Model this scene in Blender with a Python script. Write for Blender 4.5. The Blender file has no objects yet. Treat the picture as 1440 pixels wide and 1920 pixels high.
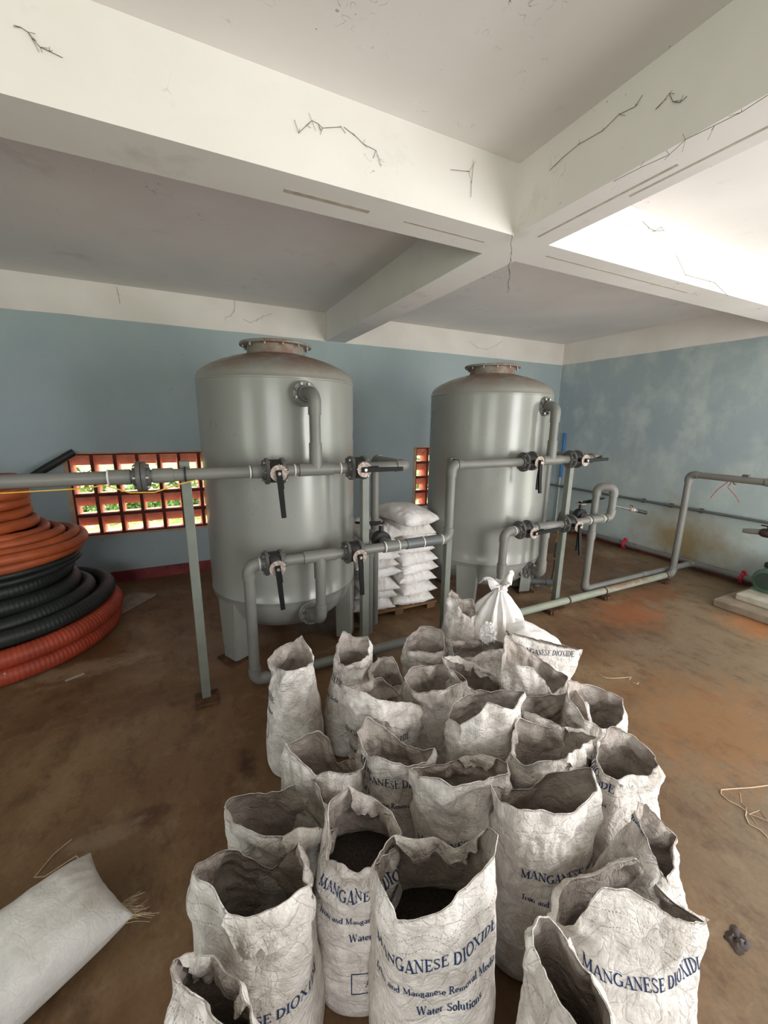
import bpy, bmesh, math, random
import numpy as np
from mathutils import Vector, Matrix

# ------------------------------------------------------------------ camera, world, light, exposure
C = bpy.context.scene.collection
SC = bpy.context.scene
CAM_H = 1.6
_P, _Y, _R = math.radians(12.64), math.radians(26.03), math.radians(0.71)
_fh = Vector((math.sin(_Y), math.cos(_Y), 0)); _r0 = Vector((math.cos(_Y), -math.sin(_Y), 0))
_fw = _fh*math.cos(_P) + Vector((0, 0, -math.sin(_P))); _u0 = _r0.cross(_fw)
_rr = _r0*math.cos(_R) + _u0*math.sin(_R); _uu = -_r0*math.sin(_R) + _u0*math.cos(_R)
cam_data = bpy.data.cameras.new('camera'); cam = bpy.data.objects.new('camera', cam_data); C.objects.link(cam)
M = Matrix((( _rr.x, _uu.x, -_fw.x, 0), (_rr.y, _uu.y, -_fw.y, 0), (_rr.z, _uu.z, -_fw.z, CAM_H), (0, 0, 0, 1)))
cam.matrix_world = M
cam_data.sensor_fit = 'AUTO'; cam_data.sensor_width = 36.0; cam_data.lens = 750.0/1920*36.0
cam_data.clip_start = 0.02; cam_data.clip_end = 200
SC.camera = cam

wd = bpy.data.worlds.new('world'); SC.world = wd; wd.use_nodes = True
bg = wd.node_tree.nodes['Background']; bg.inputs['Color'].default_value = (0.95, 0.97, 1.0, 1); bg.inputs['Strength'].default_value = 3.2
SC.view_settings.view_transform = 'Standard'; SC.view_settings.look = 'None'
SC.view_settings.exposure = 0.08; SC.view_settings.gamma = 1.0; SC.view_settings.use_curve_mapping = False
SC.cycles.use_denoising = True
SC.cycles.max_bounces = 8; SC.cycles.diffuse_bounces = 5; SC.cycles.glossy_bounces = 3
SC.cycles.sample_clamp_indirect = 8.0

# rectangular openings of the walls behind the camera: (centre, size along wall, height, normal into the room)
FRONT_Y, LEFT_X = -1.9, -3.3
XR, YB, ZC, ZP = 5.19, 4.56, 2.764, 2.472
OPEN = [('front', -2.0, -0.2, 1.0, 2.15), ('front', 2.2, 3.5, 0.0, 2.3), ('left', -1.0, 0.6, 1.0, 2.1), ('right', -1.4, 0.7, 0.0, 2.1)]
def daylight(nm, loc, rot, sx, sy, e, col):
    l = bpy.data.lights.new(nm, 'AREA'); l.shape = 'RECTANGLE'; l.size = sx; l.size_y = sy; l.energy = e; l.color = col
    o = bpy.data.objects.new(nm, l); C.objects.link(o); o.location = loc; o.rotation_euler = rot; return o
R90 = math.radians(90)
# daylight coming in through those openings
daylight('daylight_side_door', (XR+0.06, -0.35, 1.05), (R90, 0, R90), 2.0, 2.05, 62, (1.0, 0.98, 0.98))
daylight('daylight_front_door', (2.85, FRONT_Y-0.06, 1.15), (R90, 0, 0), 1.25, 2.25, 112, (1.0, 0.985, 0.985))
daylight('daylight_front_window', (-1.1, FRONT_Y-0.06, 1.57), (R90, 0, 0), 1.75, 1.1, 30, (1.0, 0.985, 0.98))
daylight('daylight_left_window', (LEFT_X-0.06, -0.2, 1.55), (R90, 0, -R90), 1.55, 1.05, 10, (0.93, 1.0, 0.92))
sun_d = bpy.data.lights.new('sun', 'SUN'); sun_d.energy = 9.0; sun_d.angle = 0.01; sun_d.color = (1.0, 0.96, 0.9)
sun = bpy.data.objects.new('sun', sun_d); C.objects.link(sun); sun.rotation_euler = (math.radians(-28), 0, math.radians(-12))   # high, from behind the back wall: lights the grass outside

# ------------------------------------------------------------------ helpers
rnd = random.Random(11)
PI = math.pi
def link(o, parent=None):
    C.objects.link(o)
    if parent is not None: o.parent = parent
    return o
def thing(name, label, cat, loc=(0, 0, 0), rotz=0.0, group=None):
    o = bpy.data.objects.new(name, None); o.empty_display_size = 0.1; link(o)
    o.location = loc; o.rotation_euler = (0, 0, rotz); o['label'] = label; o['category'] = cat
    if group: o['group'] = group
    return o
def tag(o, label, cat, group=None, kind=None):
    o['label'] = label; o['category'] = cat
    if group: o['group'] = group
    if kind: o['kind'] = kind
    return o
class MB:
    def __init__(s): s.v = []; s.f = []; s.flat = set()
    def add(s, vs, fs, flat=False):
        n = len(s.v); s.v += [tuple(v) for v in vs]
        for f in fs:
            if flat: s.flat.add(len(s.f))
            s.f.append(tuple(i+n for i in f))
        return s
    def box(s, lo, hi, mat=None):
        x0, y0, z0 = lo; x1, y1, z1 = hi
        vs = [(x0,y0,z0),(x1,y0,z0),(x1,y1,z0),(x0,y1,z0),(x0,y0,z1),(x1,y0,z1),(x1,y1,z1),(x0,y1,z1)]
        if mat is not None: vs = [mat @ Vector(v) for v in vs]
        return s.add(vs, [(0,3,2,1),(4,5,6,7),(0,1,5,4),(1,2,6,5),(2,3,7,6),(3,0,4,7)], True)
    def bbox(s, c, size, b=0.006, rot=None):
        """box with chamfered edges"""
        bm = bmesh.new(); bmesh.ops.create_cube(bm, size=1.0)
        bmesh.ops.scale(bm, vec=size, verts=bm.verts)
        bmesh.ops.bevel(bm, geom=bm.edges[:], offset=b, segments=2, affect='EDGES', profile=0.5)
        m = Matrix.Translation(c) @ (rot.to_4x4() if rot is not None else Matrix.Identity(4))
        vs = [m @ v.co for v in bm.verts]; bm.verts.index_update()
        fs = [tuple(v.index for v in f.verts) for f in bm.faces]; bm.free()
        return s.add(vs, fs, True)
    def tube(s, pts, r, n=16, caps=True, closed=False, rad=None):
        pts = [Vector(p) for p in pts]; m = len(pts)
        tang = []
        for i in range(m):
            if closed: t = pts[(i+1) % m]-pts[i-1]
            else: t = pts[min(i+1, m-1)]-pts[max(i-1, 0)]
            tang.append(t.normalized())
        up = Vector((0, 0, 1)) if abs(tang[0].z) < 0.9 else Vector((1, 0, 0))
        nrm = (up - tang[0]*up.dot(tang[0])).normalized()
        vs = []
        for i in range(m):
            nrm = (nrm - tang[i]*nrm.dot(tang[i])).normalized(); bi = tang[i].cross(nrm)
            rr = rad[i] if rad is not None else r
            for k in range(n):
                a = 2*PI*k/n; vs.append(pts[i] + (nrm*math.cos(a) + bi*math.sin(a))*rr)
        fs = []
        for i in range(m if closed else m-1):
            j = (i+1) % m
            for k in range(n):
                k2 = (k+1) % n; fs.append((i*n+k, i*n+k2, j*n+k2, j*n+k))
        s.add(vs, fs)
        if caps and not closed:
            b = len(s.v)-len(vs)
            s.flat.add(len(s.f)); s.f.append(tuple(b+k for k in reversed(range(n))))
            s.flat.add(len(s.f)); s.f.append(tuple(b+(m-1)*n+k for k in range(n)))
        return s
    def cyl(s, a, b, r, n=24): return s.tube([a, b], r, n)
    def lathe(s, prof, n=64, c=(0, 0, 0), axis=None):
        """prof: (radius, height) list; axis: 3x3 matrix taking +z to the axis"""
        vs = []; fs = []
        c = Vector(c)
        for r, z in prof:
            for k in range(n):
                a = 2*PI*k/n; v = Vector((r*math.cos(a), r*math.sin(a), z))
                if axis is not None: v = axis @ v
                vs.append(v + c)
        for i in range(len(prof)-1):
            for k in range(n):
                k2 = (k+1) % n; fs.append((i*n+k, i*n+k2, (i+1)*n+k2, (i+1)*n+k))
        return s.add(vs, fs)
    def build(s, name, mat, parent=None, smooth=True, angle=40, uv=None):
        me = bpy.data.meshes.new(name); me.from_pydata(s.v, [], s.f); me.validate(clean_customdata=False)
        if mat is not None: me.materials.append(mat)
        if smooth:
            me.polygons.foreach_set('use_smooth', [True]*len(me.polygons))
            try: me.set_sharp_from_angle(angle=math.radians(angle))
            except Exception: pass
        me.update()
        return link(bpy.data.objects.new(name, me), parent)
def axis_to(d):
    return Vector((0, 0, 1)).rotation_difference(Vector(d).normalized()).to_matrix()
def copy_tree(o, parent=None):
    c = o.copy(); C.objects.link(c)
    if parent is not None: c.parent = parent
    for ch in list(o.children): copy_tree(ch, c)
    return c
def struct(name, mb, mat, **k):
    o = mb.build(name, mat, **k); o['kind'] = 'structure'; return o

# ------------------------------------------------------------------ numpy noise
def _hash(ix, iy, iz, seed):
    h = (ix.astype(np.int64)*374761393 + iy.astype(np.int64)*668265263 + iz.astype(np.int64)*2147483647 + seed*974634777) & 0xffffffff
    h = ((h ^ (h >> 13))*1274126177) & 0xffffffff
    h = ((h ^ (h >> 16))*2246822519) & 0xffffffff
    return ((h ^ (h >> 15)) & 0xffff).astype(np.float64)/32767.5 - 1.0
def vnoise(p, seed=0):
    p = np.asarray(p, float); i = np.floor(p); f = p-i; f = f*f*f*(f*(f*6-15)+10); i = i.astype(np.int64)
    x, y, z = i[..., 0], i[..., 1], i[..., 2]; fx, fy, fz = f[..., 0], f[..., 1], f[..., 2]
    def H(a, b, c): return _hash(x+a, y+b, z+c, seed)
    l = lambda a, b, t: a+(b-a)*t
    return l(l(l(H(0,0,0), H(1,0,0), fx), l(H(0,1,0), H(1,1,0), fx), fy), l(l(H(0,0,1), H(1,0,1), fx), l(H(0,1,1), H(1,1,1), fx), fy), fz)
def fbm(p, seed=0, o=3):
    s = 0; a = 1.0; p = np.asarray(p, float)
    for k in range(o): s = s + a*vnoise(p*(2.03**k), seed+k*7); a *= 0.5
    return s/1.75
def ridge(p, seed=0): return 1-2*np.abs(vnoise(p, seed))

# ------------------------------------------------------------------ materials
class NT:
    def __init__(s, name, rough=0.6, spec=0.5, metal=0.0):
        s.m = bpy.data.materials.new(name); s.m.use_nodes = True; s.t = s.m.node_tree; s.b = s.t.nodes['Principled BSDF']
        s.b.inputs['Roughness'].default_value = rough; s.b.inputs['Metallic'].default_value = metal
        s.b.inputs['Specular IOR Level'].default_value = spec
    def n(s, t, **k):
        nd = s.t.nodes.new(t)
        for a, v in k.items():
            if a in nd.inputs: nd.inputs[a].default_value = v
            else: setattr(nd, a, v)
        return nd
    def l(s, a, b): s.t.links.new(a, b)
    def coord(s, kind='Object', scale=(1, 1, 1), loc=(0, 0, 0)):
        tc = s.n('ShaderNodeTexCoord'); mp = s.n('ShaderNodeMapping'); mp.inputs['Scale'].default_value = scale; mp.inputs['Location'].default_value = loc
        s.l(tc.outputs[kind], mp.inputs['Vector']); return mp.outputs['Vector']
    def geo(s, scale=(1, 1, 1), loc=(0, 0, 0)):
        tc = s.n('ShaderNodeNewGeometry'); mp = s.n('ShaderNodeMapping'); mp.inputs['Scale'].default_value = scale; mp.inputs['Location'].default_value = loc
        s.l(tc.outputs['Position'], mp.inputs['Vector']); return mp.outputs['Vector']
    def noise(s, vec, scale, detail=4, rough=0.55, dist=0.0):
        nd = s.n('ShaderNodeTexNoise'); nd.inputs['Scale'].default_value = scale; nd.inputs['Detail'].default_value = detail
        nd.inputs['Roughness'].default_value = rough; nd.inputs['Distortion'].default_value = dist; s.l(vec, nd.inputs['Vector']); return nd.outputs['Fac']
    def vor(s, vec, scale, feature='F1', out='Distance'):
        nd = s.n('ShaderNodeTexVoronoi'); nd.feature = feature; nd.inputs['Scale'].default_value = scale; s.l(vec, nd.inputs['Vector']); return nd.outputs[out]
    def ramp(s, fac, stops, interp='LINEAR'):
        nd = s.n('ShaderNodeValToRGB'); cr = nd.color_ramp; cr.interpolation = interp
        while len(cr.elements) < len(stops): cr.elements.new(0.5)
        for e, (p, c) in zip(cr.elements, stops):
            e.position = p; e.color = (c, c, c, 1) if isinstance(c, (int, float)) else (*c, 1)
        s.l(fac, nd.inputs['Fac']); return nd.outputs['Color']
    def mix(s, fac, a, b, mode='MIX'):
        nd = s.n('ShaderNodeMix'); nd.data_type = 'RGBA'; nd.blend_type = mode
        for sock, v in ((nd.inputs[0], fac), (nd.inputs[6], a), (nd.inputs[7], b)):
            if isinstance(v, (int, float)): sock.default_value = v if sock == nd.inputs[0] else (v, v, v, 1)
            elif isinstance(v, tuple): sock.default_value = (*v, 1)
            else: s.l(v, sock)
        return nd.outputs[2]
    def math(s, op, a, b=None, c=None, clamp=False):
        nd = s.n('ShaderNodeMath'); nd.operation = op; nd.use_clamp = clamp
        for i, v in enumerate((a, b, c)):
            if v is None: continue
            if isinstance(v, (int, float)): nd.inputs[i].default_value = v
            else: s.l(v, nd.inputs[i])
        return nd.outputs[0]
    def sep(s, vec):
        nd = s.n('ShaderNodeSeparateXYZ'); s.l(vec, nd.inputs[0]); return nd.outputs
    def col(s, c):
        if isinstance(c, tuple): s.b.inputs['Base Color'].default_value = (*c, 1)
        else: s.l(c, s.b.inputs['Base Color'])
    def bump(s, h, strength=0.3, dist=0.01, nrm=None):
        nd = s.n('ShaderNodeBump'); nd.inputs['Strength'].default_value = strength; nd.inputs['Distance'].default_value = dist
        s.l(h, nd.inputs['Height'])
        if nrm is not None: s.l(nrm, nd.inputs['Normal'])
        s.l(nd.outputs[0], s.b.inputs['Normal']); return nd.outputs[0]
def simple(name, c, rough=0.5, spec=0.5, metal=0.0, var=0.12, scale=25, bump=0.0):
    m = NT(name, rough, spec, metal); v = m.coord()
    f = m.noise(v, scale, 4)
    d = tuple(max(0, x*(1-var*2)) for x in c); e = tuple(min(1, x*(1+var)) for x in c)
    m.col(m.ramp(f, [(0.3, d), (0.7, e)]))
    if bump: m.bump(f, bump, 0.005)
    return m.m
def srgb(r, g, b):
    f = lambda c: c/12.92 if c <= 0.04045 else ((c+0.055)/1.055)**2.4
    return tuple(f(x/255) for x in (r, g, b))

def mat_ceiling():
    m = NT('white_painted_concrete', 0.75, 0.3); v = m.geo()
    base = m.ramp(m.noise(v, 1.3, 5), [(0.3, srgb(226, 221, 220)), (0.7, srgb(238, 234, 233))])
    mould = m.ramp(m.noise(m.geo(loc=(3, 1, 2)), 2.3, 6, 0.65), [(0.62, 0.0), (0.8, 0.55)])
    c = m.mix(mould, base, srgb(176, 172, 162))
    # cobweb-like dark specks: thin crooked cracks limited to a few patches
    w = m.noise(v, 6.0, 3, 0.6); wv = m.n('ShaderNodeVectorMath'); wv.operation = 'ADD'
    cmb = m.n('ShaderNodeCombineXYZ'); m.l(w, cmb.inputs[0]); m.l(m.noise(m.geo(loc=(9, 2, 5)), 6.0, 3, 0.6), cmb.inputs[1]); m.l(w, cmb.inputs[2])
    m.l(v, wv.inputs[0]); m.l(cmb.outputs[0], wv.inputs[1])
    d = m.vor(wv.outputs[0], 3.6, 'DISTANCE_TO_EDGE')
    line = m.ramp(d, [(0.004, 1.0), (0.014, 0.0)])
    patch = m.ramp(m.noise(m.geo(loc=(1, 7, 3)), 2.7, 4, 0.6), [(0.60, 0.0), (0.68, 1.0)])
    brk = m.ramp(m.noise(v, 30, 2), [(0.45, 0.0), (0.6, 1.0)])
    c = m.mix(m.math('MULTIPLY', m.math('MULTIPLY', line, patch), m.math('MULTIPLY', brk, 0.75)), c, srgb(70, 66, 58))
    spk = m.ramp(m.vor(m.geo(), 9.0), [(0.018, 1.0), (0.03, 0.0)])
    c = m.mix(m.math('MULTIPLY', spk, 0.6), c, srgb(80, 72, 60))
    m.col(c); m.bump(m.noise(v, 45, 4), 0.12, 0.004); return m.m
def mat_wall():
    m = NT('painted_plaster', 0.62, 0.35); v = m.geo(); z = m.sep(v)[2]
    blue = m.ramp(m.noise(v, 1.1, 5), [(0.3, srgb(157, 172, 179)), (0.7, srgb(170, 184, 189))])
    pale = m.ramp(m.noise(m.geo(scale=(1, 1, 0.8), loc=(4, 0, 1)), 2.4, 7, 0.68), [(0.46, 0.0), (0.66, 0.6)])
    x = m.sep(v)[0]; onright = m.math('GREATER_THAN', x, XR-0.02)
    pale = m.math('MULTIPLY', pale, m.math('ADD', m.math('MULTIPLY', onright, 0.85), 0.12))
    blue = m.mix(pale, blue, srgb(206, 217, 211))
    # green-grey lower part of the right wall and the rust stain on it
    y = m.sep(v)[1]
    low = m.math('MULTIPLY', m.math('SUBTRACT', 1.5, z, clamp=True), onright)
    blue = m.mix(m.math('MULTIPLY', low, 0.6), blue, srgb(178, 192, 184))
    dy = m.math('MULTIPLY', m.math('SUBTRACT', y, 2.55), 1.15); dz = m.math('MULTIPLY', m.math('SUBTRACT', z, 0.28), 1.7)
    rr = m.math('SQRT', m.math('ADD', m.math('MULTIPLY', dy, dy), m.math('MULTIPLY', dz, dz)))
    rr = m.math('ADD', rr, m.math('MULTIPLY', m.math('SUBTRACT', m.noise(v, 4.5, 6, 0.65), 0.5), 1.1))
    st = m.math('MULTIPLY', m.ramp(rr, [(0.12, 0.9), (0.85, 0.0)]), onright)
    blue = m.mix(st, blue, srgb(148, 128, 88))
    white = m.ramp(m.noise(v, 2.0, 5), [(0.3, srgb(224, 217, 212)), (0.7, srgb(238, 232, 229))])
    edge = m.math('ADD', z, m.math('MULTIPLY', m.math('SUBTRACT', m.noise(v, 3.0, 3), 0.5), 0.02))
    c = m.mix(m.math('GREATER_THAN', edge, ZP), blue, white)
    spk = m.ramp(m.vor(m.geo(), 5.0), [(0.02, 1.0), (0.035, 0.0)])
    spm = m.ramp(m.noise(v, 1.5, 2), [(0.5, 0.0), (0.55, 0.7)])
    c = m.mix(m.math('MULTIPLY', spk, spm), c, srgb(90, 92, 84))
    m.col(c); m.bump(m.noise(v, 40, 4), 0.1, 0.004); return m.m
def mat_floor():
    m = NT('stained_concrete_floor', 0.5, 0.45); v = m.geo(); P = m.sep(v)
    big = m.noise(m.geo(scale=(1, 1, 1), loc=(0.3, 0.2, 0)), 0.9, 6, 0.6, 0.6)
    c = m.ramp(big, [(0.30, srgb(84, 60, 40)), (0.45, srgb(108, 80, 54)), (0.56, srgb(124, 98, 70)), (0.70, srgb(150, 128, 98))])
    st = m.ramp(m.noise(m.geo(scale=(1.6, 0.7, 1), loc=(3, 8, 0)), 1.6, 7, 0.68), [(0.48, 0.0), (0.66, 0.75)])
    c = m.mix(st, c, srgb(98, 68, 42))
    # grey worn strip on the right, brown everywhere else
    gx = m.math('ADD', m.math('MULTIPLY', P[0], 0.55), m.math('MULTIPLY', P[1], -0.75))
    gr = m.ramp(m.math('ADD', gx, m.math('MULTIPLY', m.math('SUBTRACT', m.noise(v, 1.7, 6, 0.65), 0.5), 1.6)), [(0.15, 0.0), (0.65, 0.8)])
    c = m.mix(gr, c, srgb(124, 107, 84))
    lw = m.ramp(m.noise(m.geo(scale=(0.8, 3.0, 1), loc=(1, 2, 0)), 1.5, 6, 0.7), [(0.60, 0.0), (0.72, 0.5)])
    c = m.mix(lw, c, srgb(152, 136, 112))
    dk = m.ramp(m.noise(m.geo(loc=(7, 3, 0)), 5.5, 6, 0.7), [(0.62, 0.0), (0.72, 0.7)])
    c = m.mix(dk, c, srgb(70, 44, 28))
    mid = m.ramp(m.noise(m.geo(scale=(1.0, 0.6, 1), loc=(4, 1, 0)), 7, 8, 0.75), [(0.36, 0.55), (0.5, 0.0), (0.62, 0.0), (0.74, 0.0)]); c = m.mix(mid, c, srgb(66, 44, 28))
    lt = m.ramp(m.noise(m.geo(scale=(1.0, 0.8, 1), loc=(9, 5, 0)), 6, 8, 0.75), [(0.55, 0.0), (0.72, 0.45)]); c = m.mix(lt, c, srgb(148, 128, 102))
    fine = m.noise(v, 60, 3); c = m.mix(m.math('MULTIPLY', m.math('SUBTRACT', 0.6, fine, clamp=True), 0.5), c, srgb(60, 42, 28))
    # spilled orange sand beside the floor pipe
    def spill(cx, cy, sx, sy, col, c, k):
        dx = m.math('MULTIPLY', m.math('SUBTRACT', P[0], cx), 1/sx); dy = m.math('MULTIPLY', m.math('SUBTRACT', P[1], cy), 1/sy)
        r = m.math('SQRT', m.math('ADD', m.math('MULTIPLY', dx, dx), m.math('MULTIPLY', dy, dy)))
        r = m.math('ADD', r, m.math('MULTIPLY', m.math('SUBTRACT', m.noise(v, 9, 9, 0.8), 0.5), 3.4))
        return m.mix(m.ramp(r, [(0.35, k), (1.0, 0.0)]), c, col)
    c = spill(3.35, 1.95, 0.42, 0.30, srgb(140, 84, 48), c, 0.85)
    c = spill(3.9, 2.1, 0.55, 0.2, srgb(120, 72, 40), c, 0.8)
    c = spill(2.5, 0.9, 0.7, 0.5, srgb(146, 100, 56), c, 0.5)
    c = spill(4.1, 1.35, 0.35, 0.3, srgb(158, 100, 54), c, 0.7)
    c = spill(-0.30, 1.62, 0.12, 0.06, srgb(74, 44, 30), c, 0.8)
    c = spill(-0.42, 1.60, 0.14, 0.07, srgb(150, 128, 106), c, 0.6)
    c = spill(-0.75, 2.95, 0.5, 0.12, srgb(168, 148, 120), c, 0.5)
    c = spill(0.12, 1.72, 0.05, 0.10, srgb(62, 36, 22), c, 0.9)
    m.col(c)
    rg = m.ramp(m.noise(m.geo(loc=(2, 2, 0)), 1.2, 5), [(0.35, 0.33), (0.65, 0.62)]); m.l(rg, m.b.inputs['Roughness'])
    m.bump(m.noise(v, 25, 6, 0.6), 0.25, 0.006); return m.m
def mat_sack(name, base, dark, dirt=0.75, bump=0.8):
    m = NT(name, 0.72, 0.28); v = m.coord(); uvn = m.n('ShaderNodeUVMap'); uv = m.sep(uvn.outputs[0])
    oi = m.n('ShaderNodeObjectInfo'); 
    add = m.n('ShaderNodeVectorMath'); add.operation = 'ADD'; sc = m.n('ShaderNodeVectorMath'); sc.operation = 'SCALE'
    m.l(oi.outputs['Location'], sc.inputs[0]); sc.inputs['Scale'].default_value = 3.7; m.l(v, add.inputs[0]); m.l(sc.outputs[0], add.inputs[1]); v = add.outputs[0]
    c = m.ramp(m.noise(v, 5.5, 7, 0.65), [(0.30, dark), (0.5, base), (0.75, tuple(min(1, x*1.08) for x in base))])
    d2 = m.ramp(m.noise(v, 17, 6, 0.7), [(0.42, dirt), (0.60, 0.0)])
    c = m.mix(m.math('MULTIPLY', d2, 0.45), c, dark)
    # crumple creases
    w1 = m.n('ShaderNodeVectorMath'); w1.operation = 'MULTIPLY_ADD'
    nz = m.n('ShaderNodeTexNoise'); nz.inputs['Scale'].default_value = 7; nz.inputs['Detail'].default_value = 3; m.l(v, nz.inputs['Vector'])
    m.l(nz.outputs['Color'], w1.inputs[0]); w1.inputs[1].default_value = (0.11, 0.11, 0.11); m.l(v, w1.inputs[2])
    e1 = m.vor(w1.outputs[0], 15, 'DISTANCE_TO_EDGE'); e2 = m.vor(w1.outputs[0], 38, 'DISTANCE_TO_EDGE')
    cr = m.ramp(e1, [(0.0, 0.0), (0.025, 0.75), (0.2, 1.0)]); cr2 = m.ramp(e2, [(0.0, 0.0), (0.15, 0.9), (0.4, 1.0)])
    crd = m.ramp(e1, [(0.0, 0.16), (0.02, 0.0)]); c = m.mix(crd, c, dark)
    # stitched hem: two dotted lines below the rim (uv is in metres: along the rim, below the rim)
    lines = None
    for dd, wv in ((0.062, 0.0011), (0.098, 0.0011)):
        a = m.math('LESS_THAN', m.math('ABSOLUTE', m.math('SUBTRACT', uv[1], dd)), wv)
        s_ = m.math('GREATER_THAN', m.math('SINE', m.math('MULTIPLY', uv[0], 2*PI/0.0075)), 0.0)
        a = m.math('MULTIPLY', a, s_); lines = a if lines is None else m.math('ADD', lines, a)
    c = m.mix(m.math('MULTIPLY', lines, 0.65), c, srgb(70, 66, 62))
    m.col(c)
    # woven tape pattern, fine
    wv = m.math('MULTIPLY', m.math('SINE', m.math('MULTIPLY', uv[0], 2*PI/0.0042)), m.math('SINE', m.math('MULTIPLY', uv[1], 2*PI/0.0042)))
    h = m.math('ADD', m.math('MULTIPLY', cr, 0.30), m.math('ADD', m.math('MULTIPLY', cr2, 0.20), m.math('MULTIPLY', wv, 0.025)))
    stv = m.n('ShaderNodeMapping'); stv.inputs['Scale'].default_value = (1.0, 1.0, 0.35); stv.inputs['Rotation'].default_value = (0.5, 0.3, 0.0); m.l(w1.outputs[0], stv.inputs['Vector'])
    s1 = m.noise(stv.outputs[0], 26, 5, 0.6, 0.6); s1 = m.math('ABSOLUTE', m.math('SUBTRACT', s1, 0.5))
    stw = m.n('ShaderNodeMapping'); stw.inputs['Scale'].default_value = (0.4, 0.4, 1.3); stw.inputs['Rotation'].default_value = (0.0, 0.4, 0.9); m.l(w1.outputs[0], stw.inputs['Vector'])
    s2 = m.noise(stw.outputs[0], 22, 5, 0.6, 0.4); s2 = m.math('ABSOLUTE', m.math('SUBTRACT', s2, 0.5))
    h = m.math('ADD', h, m.math('MULTIPLY', m.math('ADD', s1, s2), 2.2))
    h = m.math('ADD', h, m.math('MULTIPLY', m.noise(v, 24, 6, 0.6), 0.22))
    m.bump(h, bump, 0.006); return m.m
def mat_tank():
    m = NT('grey_enamel_steel', 0.3, 0.5); v = m.coord(); P = m.sep(v)
    c = m.ramp(m.noise(v, 1.6, 5), [(0.3, srgb(133, 134, 128)), (0.7, srgb(143, 144, 137))])
    up = m.math('MULTIPLY', m.math('SUBTRACT', P[2], 1.83), 6.0, clamp=True)
    rust = m.ramp(m.noise(v, 5.0, 6, 0.7), [(0.36, 0.0), (0.58, 0.9)])
    c = m.mix(m.math('MULTIPLY', rust, up), c, srgb(122, 84, 62))
    sp = m.ramp(m.vor(v, 7.0), [(0.02, 0.7), (0.035, 0.0)]); c = m.mix(m.math('MULTIPLY', sp, 0.6), c, srgb(90, 82, 72))
    # scratches
    w1 = m.n('ShaderNodeVectorMath'); w1.operation = 'MULTIPLY_ADD'
    nz = m.n('ShaderNodeTexNoise'); nz.inputs['Scale'].default_value = 5; nz.inputs['Detail'].default_value = 4; m.l(v, nz.inputs['Vector'])
    m.l(nz.outputs['Color'], w1.inputs[0]); w1.inputs[1].default_value = (0.16, 0.16, 0.16); m.l(v, w1.inputs[2])
    ed = m.ramp(m.vor(w1.outputs[0], 5.0, 'DISTANCE_TO_EDGE'), [(0.003, 0.6), (0.007, 0.0)])
    pt = m.ramp(m.noise(m.coord(loc=(3, 3, 1)), 2.4, 3), [(0.64, 0.0), (0.70, 1.0)])
    c = m.mix(m.math('MULTIPLY', ed, pt), c, srgb(84, 80, 72))
    m.col(c); rg = m.ramp(m.noise(v, 3, 4), [(0.3, 0.26), (0.7, 0.36)])
    rg2 = m.mix(m.math('MULTIPLY', rust, up), rg, 0.8); m.l(rg2, m.b.inputs['Roughness'])
    m.bump(m.noise(v, 2.2, 3), 0.05, 0.02)
    m.b.inputs['Coat Weight'].default_value = 0.3; m.b.inputs['Coat Roughness'].default_value = 0.16; return m.m
def mat_pvc(name, c0, rust=0.25):
    m = NT(name, 0.42, 0.45); v = m.geo()
    c = m.ramp(m.noise(v, 6, 5), [(0.3, tuple(x*0.86 for x in c0)), (0.7, tuple(min(1, x*1.08) for x in c0))])
    d = m.ramp(m.noise(m.geo(loc=(5, 1, 0)), 9, 6, 0.7), [(0.55, 0.0), (0.75, rust)]); c = m.mix(d, c, srgb(128, 112, 92))
    m.col(c); m.bump(m.noise(v, 40, 3), 0.06, 0.003); return m.m
def mat_floor_pipe():
    m = NT('dusty_floor_pipe', 0.55, 0.35); v = m.geo(); P = m.sep(v)
    c = m.ramp(m.noise(v, 6, 5), [(0.3, srgb(122, 128, 114)), (0.7, srgb(142, 146, 130))])
    d = m.ramp(m.noise(v, 14, 6, 0.7), [(0.42, 0.0), (0.56, 0.9)]); x = m.math('MULTIPLY', m.math('SUBTRACT', P[0], 3.3), 6.0, clamp=True)
    x2 = m.math('MULTIPLY', m.math('SUBTRACT', 4.2, P[0]), 4.0, clamp=True)
    up = m.math('GREATER_THAN', P[2], 0.085)
    c = m.mix(m.math('MULTIPLY', m.math('MULTIPLY', d, up), m.math('MULTIPLY', x, x2)), c, srgb(126, 88, 58))
    m.col(c); return m.m
def mat_hose(name, c0, rough=0.5):
    m = NT(name, rough, 0.4); v = m.geo()
    c = m.ramp(m.noise(v, 7, 5), [(0.3, tuple(x*0.72 for x in c0)), (0.7, tuple(min(1, x*1.1) for x in c0))])
    w = m.ramp(m.vor(v, 6.5), [(0.035, 0.9), (0.06, 0.0)]); k = m.ramp(m.noise(v, 2.0, 2), [(0.56, 0.0), (0.6, 1.0)])
    c = m.mix(m.math('MULTIPLY', m.math('MULTIPLY', w, k), 0.7), c, srgb(210, 205, 200)); m.col(c); return m.m
def mat_terracotta():
    m = NT('terracotta', 0.8, 0.2); v = m.geo()
    m.col(m.ramp(m.noise(v, 9, 5), [(0.3, srgb(214, 142, 118)), (0.7, srgb(236, 174, 150))])); m.bump(m.noise(v, 60, 3), 0.2, 0.003); return m.m
def mat_skirting():
    m = NT('red_skirting_paint', 0.55, 0.4); v = m.geo()
    m.col(m.ramp(m.noise(v, 6, 6, 0.65), [(0.3, srgb(96, 40, 40)), (0.6, srgb(146, 62, 66)), (0.8, srgb(150, 96, 88))])); return m.m
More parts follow.
